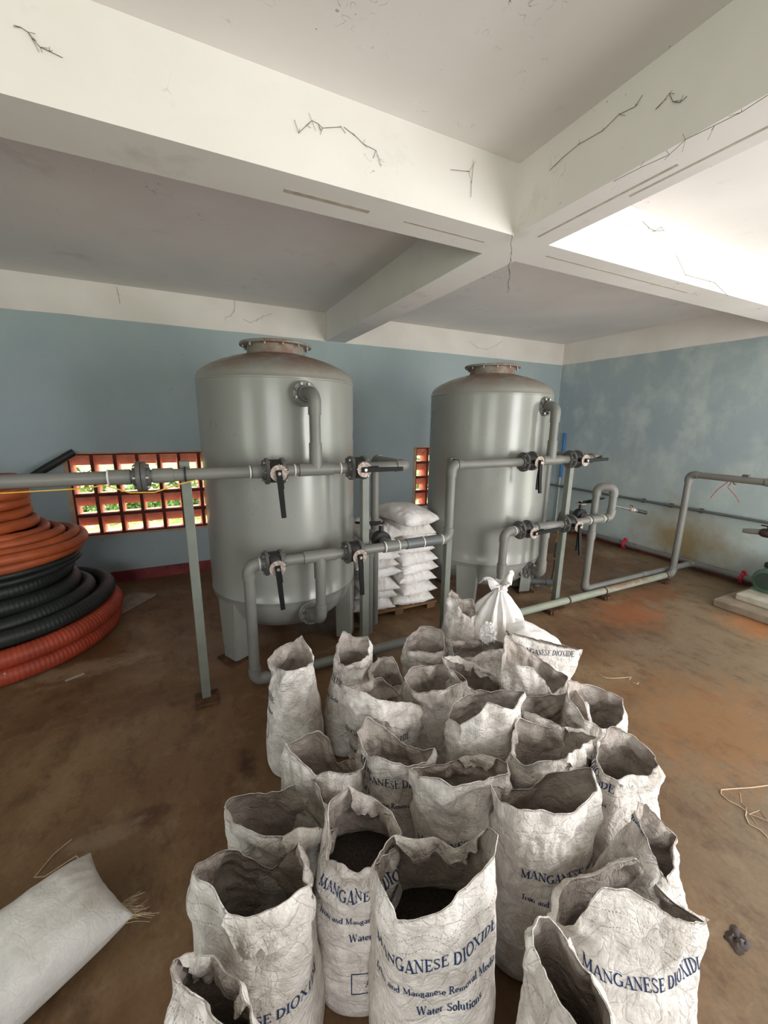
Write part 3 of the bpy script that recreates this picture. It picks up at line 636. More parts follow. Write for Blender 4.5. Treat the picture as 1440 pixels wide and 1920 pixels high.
valve('black lever butterfly valve, upper right on the left tank, lever pointing right', (0.91, Yp, ZU), (1, 0, 0), F_, (1, 0, 0))
valve('black lever butterfly valve, lower left on the left tank, lever hanging down', (0.39, Yp, ZL), (1, 0, 0), F_, Vector((0.06, 0, -1)).normalized())
valve('black lever butterfly valve, lower right on the left tank, lever hanging before the post', (0.88, Yp, ZL), (1, 0, 0), F_, Vector((0.02, 0, -1)).normalized())
valve('black twin lever butterfly valve, upper left on the right tank, lever hanging down', (2.29, Yp, Z2), (1, 0, 0), F_, Vector((-0.04, 0, -1)).normalized(), 0.22, 0.01, 1)
valve('black twin lever butterfly valve, upper right on the right tank, lever pointing right', (2.78, Yp, Z2), (1, 0, 0), F_, Vector((1, 0, 0.03)).normalized(), 0.22, 0.0, 1)
valve('black lever butterfly valve, lower left on the right tank, lever lying along the pipe', (2.31, Yp, ZL2), (1, 0, 0), F_, Vector((1, 0, 0.06)).normalized(), 0.24)
valve('black twin lever butterfly valve, lower right on the right tank, lever hanging down', (2.795, Yp, ZL2), (1, 0, 0), F_, Vector((0.02, 0, -1)).normalized(), 0.23, 0.01, 1)
valve('black side valve behind the second post, lever on top pointing left', (1.15, 2.395, ZL), (0, 1, 0), (0, 0, 1), (-1, 0, 0), 0.19)
valve('black side valve behind the post of the right tank, long lever on top pointing right', (3.14, 2.395, ZL2), (0, 1, 0), (0, 0, 1), (1, 0, 0), 0.30, 0.0, 1)

# thin sampling tap beside the U bend
t = thing('sampling_tap', 'small grey pipe stub with a tap, sticking out right of the U bend', 'tap', (3.375, Yp, 0.90))
MB().cyl((0, 0, 0), (0.34, -0.03, -0.075), 0.012, 14).build('stub_pipe', MAT['pvc2'], t); MB().cyl((0.20, -0.018, -0.044), (0.26, -0.024, -0.057), 0.018, 14).build('tap_body', MAT['plate'], t)
MB().tube([(0.23, -0.02, -0.04), (0.23, -0.02, -0.015), (0.19, -0.02, -0.008)], 0.004, 8).build('tap_lever', MAT['iron'], t); MB().cyl((0.30, -0.026, -0.066), (0.42, -0.037, -0.095), 0.016, 14).build('nozzle', MAT['iron'], t)

# pipe along the right wall, with clips
wp = P_('thin grey pipe clipped along the right wall at knee height', 'wall_pipe'); zw = 0.668
MB().cyl((XR-0.045, YB-0.02, zw), (XR-0.045, 0.3, zw), 0.016, 16).build('pipe', MAT['pvc2'], wp)
for y in (4.25, 3.66, 3.05, 2.72, 2.40): MB().bbox((XR-0.025, y, zw), (0.05, 0.03, 0.05), 0.004).build('pipe_clip', MAT['flange'], wp, smooth=False)
bp = thing('conduit', 'upright pipe on the right wall, blue above and pale grey below', 'pipe', (XR-0.02, 4.365, 0))
MB().cyl((0, 0, 0.80), (0, 0, 1.475), 0.019, 14).build('blue_conduit', MAT['blue'], bp); MB().cyl((0, 0, 0.0), (0, 0, 0.80), 0.013, 14).build('pale_conduit', MAT['pale'], bp)
wf = P_('grey pipe lying along the foot of the right wall, with a red clamp', 'floor_pipe')
pipe(wf, (5.10, YB-0.03, 0.07), (5.10, 3.12, 0.07)); pipe(wf, (5.10, 3.12, 0.07), (5.10, 1.2, 0.07)); coupling(wf, (5.10, 3.08, 0.07), (0, 1, 0), 0.09)
def clamp(c, root):
    A = axis_to((0, 1, 0)); MB().lathe([(0.0, -0.014), (0.058, -0.014), (0.062, -0.01), (0.062, 0.01), (0.058, 0.014), (0.0, 0.014)], 8, c, A).bbox(Vector(c)+Vector((0, 0, 0.062)), (0.03, 0.03, 0.03), 0.004).build('red_clamp', MAT['redpaint'], root, smooth=False)
clamp((5.10, 3.17, 0.07), wf); clamp((5.02, 1.86, 0.085), l2)
cb = MB()
for q in ([(4.5, 1.93, 1.16), (4.5, 1.93, 1.09), (4.47, 1.98, 1.02), (4.46, 2.02, 0.93)], [(4.5, 1.90, 1.095), (4.46, 1.90, 1.05), (4.47, 1.84, 0.99), (4.48, 1.80, 0.93)], [(4.5, 1.93, 1.16), (4.53, 1.90, 1.10), (4.47, 1.86, 1.085), (4.46, 1.84, 1.09)]): cb.tube(q, 0.004, 6)
tag(cb.build('cable', MAT['copper']), 'thin pink cable ends dangling from the right overhead pipe', 'cable')
# pump on its plinth
pl = MB().bbox((4.72, 1.30, 0.035), (1.05, 0.86, 0.07), 0.012).build('plinth', MAT['concrete'], smooth=False); tag(pl, 'low rough concrete plinth on the floor under the green pump', 'plinth')
ch = MB().bbox((4.76, 1.29, 0.10), (0.80, 0.70, 0.06), 0.01).build('channel_frame', MAT['channel'], smooth=False); tag(ch, 'cream steel base frame between the concrete plinth and the green pump', 'frame')
pm = thing('pump', 'green electric pump on the cream frame at the right edge', 'pump', (4.57, 1.53, 0.13))
A = axis_to((-1, 0, 0))
mt = MB().lathe([(0.0, 0.0), (0.085, 0.0), (0.105, -0.012), (0.110, -0.03), (0.110, -0.06), (0.1, -0.065), (0.1, -0.36), (0.0, -0.36)], 40, (0, 0, 0.115), A)
for k in range(16):
    a = 2*PI*k/16; p = Vector((0.07+0.13, math.cos(a)*0.103, 0.115+math.sin(a)*0.103)); mt.box((-0.13, -0.004, -0.012), (0.13, 0.004, 0.012), Matrix.Translation(p) @ Matrix.Rotation(a, 4, 'X'))
mt.build('motor', MAT['green'], pm, angle=35); 
fc = MB().lathe([(0.0, 0.0015), (0.078, 0.0015)], 32, (0, 0, 0.115), A); fc.build('fan_cover', simple('dark_green_grille', srgb(44, 58, 50), 0.5), pm)
MB().bbox((0.15, 0.0, 0.245), (0.16, 0.12, 0.05), 0.008).build('terminal_box', MAT['iron'], pm, smooth=False); MB().bbox((0.12, 0, 0.012), (0.2, 0.2, 0.024), 0.003).build('foot', MAT['green'], pm, smooth=False)
MB().lathe([(0.0, -0.36), (0.06, -0.36), (0.12, -0.38), (0.13, -0.46), (0.08, -0.48), (0.0, -0.48)], 32, (0, 0, 0.115), A).build('volute', MAT['green'], pm)
# tap with spout at the right edge
tp = thing('spout_tap', 'grey pipe spout with a dark tap at the right edge', 'tap', (4.60, 1.66, 0))
MB().tube([(0, 0.115, 0.655), (0, 0.06, 0.662), (0, 0.0, 0.672), (0.0, -0.25, 0.672), (0.0, -0.30, 0.66), (0.0, -0.31, 0.62), (0.0, -0.31, 0.13)], 0.024, 18, rad=[0.02, 0.025, 0.026, 0.026, 0.026, 0.026, 0.026]).build('spout_pipe', MAT['pvc'], tp)
MB().lathe([(0.0, -0.05), (0.03, -0.05), (0.04, -0.03), (0.04, 0.03), (0.03, 0.05), (0.0, 0.05)], 20, (0, -0.06, 0.672), axis_to((0, 1, 0))).cyl((0, -0.06, 0.70), (0, -0.06, 0.735), 0.012, 12).bbox((0, -0.06, 0.735), (0.02, 0.11, 0.012), 0.003).build('tap_body', MAT['scrap'], tp)
BAGS = {
 'F3': dict(c=(0.444, 0.606), rx=0.15, ry=0.13, fill=0.33, seed=1, cuffs=[(2, 6, 0.05, -1)], text=[('m', 0.0, 0.467, 0.05), ('i', 0.0, 0.392, 0.03), ('w', 0.03, 0.341, 0.03)],
  rim=[(0.308,0.673,0.562),(0.367,0.722,0.538),(0.403,0.738,0.538),(0.516,0.705,0.507),(0.56,0.684,0.468),(0.59,0.658,0.514),(0.6,0.609,0.607),(0.572,0.544,0.673),(0.546,0.523,0.655),(0.478,0.512,0.649),(0.444,0.506,0.634),(0.416,0.509,0.613),(0.36,0.514,0.614),(0.303,0.542,0.596),(0.294,0.557,0.635),(0.303,0.609,0.62)],
  label='open white sack at front centre, wide mouth showing dark granules'),
 'S2': dict(c=(0.333, 0.817), rx=0.125, ry=0.12, fill=0.36, seed=2, cuffs=[(2, 6, 0.06, -1)], text=[('m', 0.05, 0.436, -0.05), ('i', 0.05, 0.366, 0.1), ('w', 0.06, 0.312, 0.12), ('b', 0.06, 0.147, 0.05)],
  rim=[(0.242,0.817,0.549),(0.268,0.871,0.575),(0.34,0.925,0.547),(0.405,0.915,0.489),(0.46,0.855,0.465),(0.457,0.789,0.461),(0.393,0.732,0.509),(0.339,0.703,0.528),(0.31,0.7,0.54),(0.284,0.707,0.54),(0.256,0.721,0.563),(0.227,0.768,0.526)],
  label='open white sack with a frayed torn front lip and dark granules inside'),
 'F2': dict(c=(0.056, 0.796), rx=0.15, ry=0.13, fill=0.22, seed=3, cuffs=[(10, 13, 0.1, 1)], text=[('m', 0.035, 0.287, 0.12)],
  rim=[(-0.076,0.838,0.574),(-0.07,0.891,0.533),(-0.006,0.927,0.498),(0.036,0.928,0.474),(0.072,0.911,0.44),(0.107,0.894,0.407),(0.149,0.862,0.477),(0.177,0.815,0.56),(0.174,0.761,0.568),(0.157,0.713,0.574),(0.171,0.673,0.601),(0.083,0.671,0.61),(0.029,0.676,0.603),(-0.004,0.703,0.598),(-0.026,0.747,0.606),(-0.053,0.794,0.599)],
  label='open white sack at front left with a wide smooth front flap folded down'),
 'S1': dict(c=(0.157, 1.003), rx=0.15, ry=0.115, fill=0.22, seed=4, cuffs=[(8, 10, 0.05, 1)], text=[],
  rim=[(0.004,1.077,0.477),(0.032,1.131,0.441),(0.086,1.149,0.41),(0.18,1.114,0.413),(0.254,1.078,0.461),(0.279,1.021,0.501),(0.288,0.984,0.468),(0.291,0.882,0.45),(0.234,0.865,0.517),(0.179,0.87,0.539),(0.142,0.876,0.514),(0.096,0.899,0.524),(0.05,0.944,0.525),(0.009,1.019,0.492)],
  label='open empty-topped white sack on the left edge of the group, behind the front left sack'),
 'T1': dict(c=(0.335, 1.15), rx=0.15, ry=0.115, fill=0.22, seed=5, cuffs=[], text=[],
  rim=[(0.202,1.215,0.51),(0.257,1.277,0.433),(0.32,1.279,0.453),(0.358,1.272,0.452),(0.394,1.255,0.417),(0.415,1.233,0.32),(0.461,1.211,0.341),(0.482,1.1,0.45),(0.447,1.039,0.452),(0.363,1.013,0.498),(0.319,1.024,0.516),(0.279,1.043,0.495),(0.243,1.094,0.529),(0.209,1.166,0.541)],
  label='open white sack with a diagonal front edge, before the tall left pair'),
 'T2': dict(c=(0.566, 1.059), rx=0.13, ry=0.11, fill=0.25, seed=6, cuffs=[], text=[('m', 0.0, 0.402, -0.14), ('r', -0.03, 0.337, -0.1)],
  rim=[(0.477,1.08,0.458),(0.466,1.163,0.496),(0.521,1.181,0.524),(0.57,1.168,0.477),(0.639,1.123,0.416),(0.695,1.063,0.402),(0.722,1.027,0.44),(0.657,0.981,0.444),(0.573,0.967,0.477),(0.515,0.972,0.516),(0.477,1.014,0.516)],
  label='half collapsed white sack with crumpled torn mouth and dark blue lettering on its front'),
 'T3': dict(c=(0.707, 0.856), rx=0.14, ry=0.105, fill=0.22, seed=7, cuffs=[(2, 4, 0.04, -1)], text=[('m', 0.01, 0.334, 0.22)],
  rim=[(0.55,0.933,0.507),(0.64,0.967,0.446),(0.764,0.951,0.444),(0.836,0.927,0.455),(0.88,0.884,0.46),(0.869,0.811,0.507),(0.805,0.753,0.537),(0.681,0.747,0.577),(0.612,0.769,0.573),(0.581,0.796,0.583),(0.55,0.855,0.548)],
  label='open white sack with straight wide mouth and stitched hem, mid group'),
 'S3': dict(c=(0.847, 0.644), rx=0.15, ry=0.12, fill=0.22, seed=8, cuffs=[], text=[('m', 0.072, 0.384, -0.12), ('i', 0.07, 0.304, -0.14), ('w', 0.1, 0.232, -0.14)],
  rim=[(0.696,0.673,0.571),(0.732,0.744,0.545),(0.84,0.758,0.461),(0.906,0.748,0.453),(0.948,0.728,0.508),(0.989,0.685,0.539),(1.003,0.623,0.6),(0.964,0.575,0.588),(0.885,0.547,0.603),(0.827,0.542,0.606),(0.766,0.55,0.62),(0.742,0.572,0.627),(0.7,0.604,0.623)],
  label='open white sack with blue lettering reading MANGANES, right of the front centre sack'),
 'S4': dict(c=(1.057, 0.819), rx=0.145, ry=0.105, fill=0.22, seed=9, cuffs=[(5, 7, 0.06, 1)], text=[],
  rim=[(0.94,0.876,0.519),(1.023,0.925,0.536),(1.137,0.903,0.477),(1.203,0.882,0.453),(1.262,0.842,0.455),(1.241,0.763,0.499),(1.098,0.733,0.535),(1.013,0.73,0.538),(0.931,0.747,0.54),(0.894,0.765,0.523),(0.874,0.831,0.519)],
  label='open white sack with a tall pointed right corner, directly behind the sack reading MANGANES'),
 'S5': dict(c=(1.244, 0.661), rx=0.14, ry=0.115, fill=0.22, seed=10, cuffs=[(6, 8, 0.03, 1)], text=[('m', -0.25, 0.473, 0.0), ('i', -0.26, 0.412, 0.0)],
  rim=[(1.122,0.688,0.511),(1.21,0.744,0.517),(1.309,0.752,0.536),(1.381,0.717,0.49),(1.395,0.643,0.465),(1.346,0.612,0.481),(1.279,0.588,0.497),(1.185,0.59,0.52),(1.11,0.604,0.526),(1.091,0.636,0.531)],
  label='open greyish white sack on the right edge of the group with a square mouth'),
 'F6': dict(c=(1.059, 0.462), rx=0.14, ry=0.115, fill=0.25, seed=11, cuffs=[], text=[('i', -0.23, 0.558, 0.0)],
  rim=[(1.038,0.506,0.582),(1.105,0.507,0.531),(1.158,0.48,0.467),(1.182,0.458,0.433),(1.122,0.431,0.421),(1.025,0.39,0.441),(0.992,0.395,0.49),(0.974,0.426,0.549),(0.984,0.465,0.576)],
  label='white sack with a narrow slit mouth, behind the big rolled sack at right'),
 'F5': dict(c=(0.865, 0.379), rx=0.16, ry=0.13, fill=0.22, seed=12, cuffs=[(0, 8, 0.03, 1)], text=[('m', 0.02, 0.37, -0.16)],
  rim=[(0.694,0.462,0.437),(0.725,0.481,0.467),(0.78,0.487,0.488),(0.853,0.474,0.489),(0.917,0.454,0.516),(0.946,0.439,0.517),(0.993,0.406,0.449),(1.021,0.358,0.415),(1.051,0.31,0.411),(0.914,0.321,0.5),(0.844,0.345,0.563),(0.789,0.371,0.602),(0.74,0.395,0.602),(0.717,0.406,0.547),(0.688,0.432,0.473)],
  label='large white sack at front right with a rolled over rim and big blue lettering'),
 'F4': dict(c=(0.588, 0.325), rx=0.12, ry=0.1, fill=0.22, seed=13, cuffs=[(3, 6, 0.06, 1)], text=[],
  rim=[(0.542,0.403,0.609),(0.569,0.412,0.612),(0.595,0.41,0.6),(0.618,0.377,0.571),(0.628,0.328,0.548),(0.603,0.284,0.566),(0.565,0.236,0.585),(0.495,0.248,0.628),(0.502,0.278,0.621),(0.521,0.335,0.587),(0.536,0.373,0.571)],
  label='white sack with a tall folded peak at the very bottom right'),
 'F1': dict(c=(-0.052, 0.604), rx=0.13, ry=0.1, fill=0.22, seed=14, cuffs=[(1, 5, 0.05, -1)], text=[],
  rim=[(-0.112,0.656,0.608),(-0.102,0.695,0.559),(-0.08,0.718,0.527),(-0.042,0.699,0.51),(-0.005,0.648,0.513),(0.016,0.571,0.558),(0.022,0.501,0.613),(-0.019,0.488,0.659),(-0.044,0.522,0.664),(-0.061,0.564,0.634),(-0.08,0.596,0.626),(-0.1,0.627,0.618)],
  label='white sack with a puckered mouth at the bottom left of the group'),
 'U1': dict(c=(0.652, 1.307), rx=0.145, ry=0.115, fill=0.22, seed=15, cuffs=[(6, 11, 0.1, 1)], text=[('m', -0.05, 0.363, -0.04), ('i', -0.06, 0.283, -0.04)],
  rim=[(0.475,1.337,0.568),(0.555,1.387,0.503),(0.646,1.409,0.505),(0.689,1.411,0.497),(0.747,1.371,0.432),(0.796,1.314,0.4),(0.817,1.237,0.422),(0.714,1.198,0.512),(0.619,1.2,0.542),(0.576,1.21,0.566),(0.512,1.253,0.587)],
  label='white sack with a broad front cuff folded over its lettering'),
 'V1': dict(c=(0.885, 1.304), rx=0.135, ry=0.115, fill=0.22, seed=16, cuffs=[], text=[],
  rim=[(0.761,1.342,0.519),(0.819,1.392,0.508),(0.897,1.409,0.498),(0.993,1.385,0.489),(1.038,1.34,0.478),(1.04,1.262,0.474),(0.94,1.199,0.517),(0.848,1.199,0.525),(0.773,1.236,0.513),(0.751,1.291,0.503)],
  label='wide open round-mouthed white sack in the upper middle of the group'),
 'V2': dict(c=(0.768, 1.517), rx=0.11, ry=0.1, fill=0.22, seed=17, cuffs=[], text=[],
  rim=[(0.69,1.555,0.439),(0.75,1.593,0.472),(0.827,1.577,0.463),(0.843,1.536,0.416),(0.841,1.481,0.372),(0.762,1.453,0.392),(0.695,1.486,0.419)],
  label='small peaked grey-white sack between the tall left pair and the round-mouthed sack'),
 'V3': dict(c=(1.158, 1.304), rx=0.14, ry=0.1, fill=0.22, seed=18, cuffs=[(0, 5, 0.035, -1)], text=[],
  rim=[(0.987,1.388,0.533),(1.09,1.393,0.5),(1.196,1.386,0.437),(1.295,1.348,0.363),(1.361,1.283,0.32),(1.368,1.224,0.336),(1.201,1.205,0.365),(1.091,1.226,0.414),(1.018,1.272,0.474),(0.988,1.343,0.507)],
  label='white sack with a long slanting back flap shading its mouth'),
 'W2': dict(c=(1.279, 1.49), rx=0.135, ry=0.11, fill=0.22, seed=19, cuffs=[], text=[],
  rim=[(1.145,1.555,0.491),(1.275,1.581,0.442),(1.374,1.555,0.438),(1.449,1.462,0.456),(1.38,1.396,0.472),(1.25,1.393,0.49),(1.188,1.412,0.465),(1.13,1.473,0.439)],
  label='open white sack with a low swooping front edge, in front of the white plastic bags'),
 'V5': dict(c=(1.337, 1.172), rx=0.135, ry=0.11, fill=0.22, seed=20, cuffs=[], text=[],
  rim=[(1.214,1.232,0.579),(1.275,1.28,0.63),(1.391,1.268,0.541),(1.479,1.225,0.47),(1.526,1.124,0.437),(1.458,1.091,0.418),(1.382,1.084,0.419),(1.313,1.084,0.515),(1.255,1.09,0.575),(1.192,1.121,0.595),(1.162,1.18,0.539)],
  label='grey-white sack with an arched front panel and a diagonal back rim'),
 'W3': dict(c=(1.553, 1.334), rx=0.14, ry=0.09, fill=0.22, seed=21, cuffs=[], text=[('m', 0.0, 0.45, -0.14)],
  rim=[(1.407,1.427,0.55),(1.559,1.375,0.498),(1.707,1.292,0.459),(1.767,1.229,0.454),(1.655,1.251,0.48),(1.496,1.317,0.529),(1.398,1.387,0.56)],
  label='flat-topped tilted white sack at the back reading MANGANESE DIOXIDE across its upper edge'),
 'U4': dict(c=(1.433, 0.903), rx=0.135, ry=0.115, fill=0.22, seed=22, cuffs=[], text=[],
  rim=[(1.303,0.933,0.523),(1.363,1.004,0.544),(1.459,1.001,0.501),(1.551,0.967,0.469),(1.591,0.892,0.457),(1.54,0.851,0.44),(1.443,0.82,0.43),(1.362,0.826,0.447),(1.304,0.866,0.474)],
  label='open white sack with a square mouth at the right rear corner of the group'),
 'U3': dict(c=(1.255, 0.967), rx=0.135, ry=0.11, fill=0.22, seed=23, cuffs=[(5, 7, 0.05, 1)], text=[],
  rim=[(1.105,1.041,0.474),(1.193,1.076,0.466),(1.314,1.061,0.448),(1.376,1.031,0.449),(1.411,0.991,0.491),(1.391,0.934,0.48),(1.352,0.864,0.421),(1.215,0.876,0.462),(1.134,0.904,0.515),(1.099,0.966,0.509)],
  label='open white sack with folded-in grey mouth, just left of the square-mouthed right rear sack'),
 'U2': dict(c=(0.923, 1.007), rx=0.135, ry=0.11, fill=0.25, seed=24, cuffs=[], text=[],
  rim=[(0.805,1.065,0.512),(0.852,1.097,0.526),(0.904,1.106,0.537),(0.967,1.097,0.557),(1.012,1.075,0.55),(1.061,1.04,0.57),(1.092,0.98,0.591),(1.01,0.942,0.566),(0.942,0.942,0.601),(0.891,0.956,0.623),(0.83,0.964,0.568),(0.792,0.982,0.539)],
  label='crumpled white sack with its mouth pinched nearly shut, in the middle of the group'),
 'W1': dict(c=(1.044, 1.627), rx=0.115, ry=0.1, fill=0.22, seed=25, cuffs=[], text=[],
  rim=[(0.935,1.658,0.432),(0.976,1.704,0.465),(1.06,1.708,0.517),(1.132,1.684,0.506),(1.162,1.625,0.497),(1.13,1.563,0.444),(1.054,1.544,0.449),(0.938,1.601,0.454)],
  label='open white sack with a bucket-shaped mouth at the back, apart from the tall left pair'),
 'B1': dict(c=(0.346, 1.634), rx=0.125, ry=0.11, fill=0.25, seed=26, cuffs=[], text=[('m', -0.24, 0.379, 0.0), ('i', -0.24, 0.325, 0.0), ('b', -0.19, 0.216, 0.0)],
  rim=[(0.246,1.672,0.551),(0.303,1.711,0.581),(0.367,1.724,0.578),(0.412,1.713,0.614),(0.438,1.667,0.544),(0.438,1.589,0.534),(0.382,1.55,0.552),(0.31,1.563,0.549),(0.257,1.611,0.534)],
  label='tall standing white sack at the left rear corner of the group with a pointed rim'),
 'B2': dict(c=(0.614, 1.637), rx=0.115, ry=0.105, fill=0.25, seed=27, cuffs=[], text=[('m', -0.2, 0.372, 0.0), ('i', -0.2, 0.301, 0.0)],
  rim=[(0.562,1.617,0.48),(0.575,1.667,0.528),(0.614,1.703,0.594),(0.675,1.707,0.543),(0.733,1.679,0.544),(0.733,1.634,0.52),(0.702,1.582,0.505),(0.644,1.555,0.508),(0.576,1.566,0.496)],
  label='tall narrow white sack with a high left peak, right of the left rear corner sack'),
 'X3': dict(c=(1.357, 1.752), rx=0.13, ry=0.11, fill=0.25, seed=28, cuffs=[], text=[],
  rim=[(1.298,1.781,0.625),(1.341,1.816,0.636),(1.423,1.809,0.555),(1.475,1.784,0.559),(1.473,1.74,0.499),(1.407,1.695,0.49),(1.339,1.694,0.538),(1.312,1.73,0.61)],
  label='crumpled greyish sack half closed at the rear, left of the tied white bag'),
}# ------------------------------------------------------------------ serif lettering (drawn as strokes, draped on the sacks)
TK, TN = 0.165, 0.065
def arc(cx, cy, rx, ry, a0, a1, n=14): return [(cx+rx*math.cos(math.radians(a0+(a1-a0)*i/n)), cy+ry*math.sin(math.radians(a0+(a1-a0)*i/n))) for i in range(n+1)]
def sv(x, y, w=0.30): return ('t', [(x-w/2, y), (x+w/2, y)])
def bowl(cx, cy, rx, ry, a0, a1): return ('c', arc(cx, cy, rx, ry, a0, a1))
GL = {
 'M': (1.0, [('t', [(.16,.03),(.16,.97)]), ('T', [(.16,.97),(.47,.06)]), ('t', [(.47,.06),(.80,.97)]), ('T', [(.82,.03),(.82,.97)]), sv(.16,.03,.28), sv(.82,.03,.32), sv(.12,.97,.22), sv(.86,.97,.24)]),
 'A': (0.82, [('t', [(.12,.03),(.40,.97)]), ('T', [(.40,.97),(.70,.03)]), ('t', [(.22,.34),(.58,.34)]), sv(.12,.03,.24), sv(.70,.03,.30)]),
 'N': (0.86, [('t', [(.16,.03),(.16,.97)]), ('T', [(.14,.97),(.70,.05)]), ('t', [(.70,.03),(.70,.97)]), sv(.16,.03,.26), sv(.10,.97,.2), sv(.70,.97,.26)]),
 'G': (0.88, [bowl(.45,.5,.36,.47,45,325), ('T', [(.72,.08),(.72,.42)]), sv(.70,.42,.30), ('t', [(.71,.78),(.71,.95)])]),
 'E': (0.76, [('T', [(.2,.03),(.2,.97)]), ('t', [(.06,.97),(.66,.97)]), ('t', [(.2,.52),(.5,.52)]), ('t', [(.06,.03),(.68,.03)]), ('t', [(.65,.78),(.65,.97)]), ('t', [(.68,.03),(.68,.24)]), ('t', [(.5,.40),(.5,.64)])]),
 'S': (0.66, [('c2', arc(.32,.735,.22,.235,35,180)), ('T', [(.12,.70),(.30,.53),(.50,.36),(.54,.27)]), ('c2', arc(.32,.265,.22,.235,0,-150)), ('t', [(.52,.78),(.52,.96)]), ('t', [(.12,.04),(.12,.24)])]),
 'D': (0.86, [('T', [(.2,.03),(.2,.97)]), bowl(.32,.5,.42,.47,-90,90), ('t', [(.06,.97),(.34,.97)]), ('t', [(.06,.03),(.34,.03)])]),
 'I': (0.44, [('T', [(.22,.03),(.22,.97)]), sv(.22,.97,.34), sv(.22,.03,.34)]),
 'O': (0.90, [bowl(.45,.5,.36,.47,0,360)]),
 'X': (0.84, [('T', [(.14,.97),(.68,.03)]), ('t', [(.66,.97),(.14,.03)]), sv(.14,.97,.30), sv(.68,.03,.30), sv(.66,.97,.22), sv(.14,.03,.22)]),
 'W': (1.12, [('T', [(.12,.97),(.34,.04)]), ('t', [(.34,.04),(.54,.92)]), ('T', [(.54,.97),(.78,.04)]), ('t', [(.78,.04),(.98,.97)]), sv(.12,.97,.26), sv(.54,.97,.2), sv(.98,.97,.22)]),
 'T': (0.76, [('T', [(.38,.03),(.38,.97)]), ('t', [(.06,.97),(.70,.97)]), ('t', [(.06,.76),(.06,.97)]), ('t', [(.70,.76),(.70,.97)]), sv(.38,.03,.32)]),
 'K': (0.86, [('T', [(.2,.03),(.2,.97)]), ('t', [(.68,.97),(.22,.45)]), ('T', [(.34,.58),(.70,.03)]), sv(.2,.97,.3), sv(.2,.03,.3), sv(.70,.03,.26), sv(.66,.97,.24)]),
 'R': (0.84, [('T', [(.2,.03),(.2,.97)]), bowl(.30,.74,.28,.23,-90,90), ('t', [(.06,.97),(.34,.97)]), ('t', [(.2,.51),(.34,.51)]), ('T', [(.38,.51),(.70,.03)]), sv(.2,.03,.3), sv(.72,.03,.22)]),
 'a': (0.54, [('c2', arc(.26,.42,.17,.16,150,0)), ('T', [(.42,.44),(.42,.05)]), bowl(.25,.16,.16,.14,40,320), sv(.46,.03,.12)]),
 'd': (0.60, [bowl(.26,.27,.19,.25,45,315), ('T', [(.44,.03),(.44,.97)]), sv(.38,.97,.14), sv(.50,.03,.12)]),
 'e': (0.52, [bowl(.26,.28,.19,.25,0,320), ('t', [(.09,.30),(.44,.30)])]),
 'g': (0.56, [bowl(.25,.34,.16,.17,0,360), bowl(.26,-.08,.2,.15,0,360), ('t', [(.16,.17),(.18,.06)]), ('t', [(.38,.48),(.50,.50)])]),
 'i': (0.30, [('T', [(.15,.03),(.15,.50)]), sv(.15,.03,.24), sv(.10,.50,.12), ('T', [(.15,.72),(.15,.86)])]),
 'l': (0.30, [('T', [(.15,.03),(.15,.97)]), sv(.15,.03,.24), sv(.10,.97,.12)]),
 'm': (0.88, [('T', [(.14,.03),(.14,.50)]), ('T', [(.43,.03),(.43,.36)]), ('T', [(.72,.03),(.72,.36)]), ('t', arc(.29,.36,.14,.14,180,0)), ('t', arc(.58,.36,.14,.14,180,0)), sv(.14,.03,.22), sv(.43,.03,.2), sv(.72,.03,.22), sv(.08,.5,.1)]),
 'n': (0.60, [('T', [(.14,.03),(.14,.50)]), ('T', [(.44,.03),(.44,.36)]), ('t', arc(.29,.36,.15,.14,180,0)), sv(.14,.03,.22), sv(.44,.03,.22), sv(.08,.5,.1)]),
 'o': (0.54, [bowl(.27,.27,.20,.25,0,360)]),
 'r': (0.44, [('T', [(.14,.03),(.14,.50)]), ('t', arc(.28,.36,.14,.14,180,50)), ('T', [(.36,.44),(.38,.40)]), sv(.14,.03,.24), sv(.08,.5,.1)]),
 's': (0.44, [('c2', arc(.22,.39,.13,.12,35,180)), ('T', [(.10,.37),(.22,.28),(.33,.18)]), ('c2', arc(.22,.15,.13,.12,10,-150))]),
 't': (0.36, [('T', [(.16,.10),(.16,.70)]), ('t', [(.04,.50),(.32,.50)]), ('t', arc(.24,.11,.08,.08,180,340))]),
 'u': (0.60, [('T', [(.12,.14),(.12,.50)]), ('T', [(.44,.03),(.44,.50)]), ('t', arc(.28,.15,.16,.12,180,340)), sv(.06,.5,.12), sv(.38,.5,.12), sv(.50,.03,.1)]),
 'v': (0.52, [('T', [(.08,.50),(.27,.04)]), ('t', [(.27,.04),(.44,.50)]), sv(.08,.5,.18), sv(.44,.5,.14)]),
 ' ': (0.34, []),
}
XS = 0.90
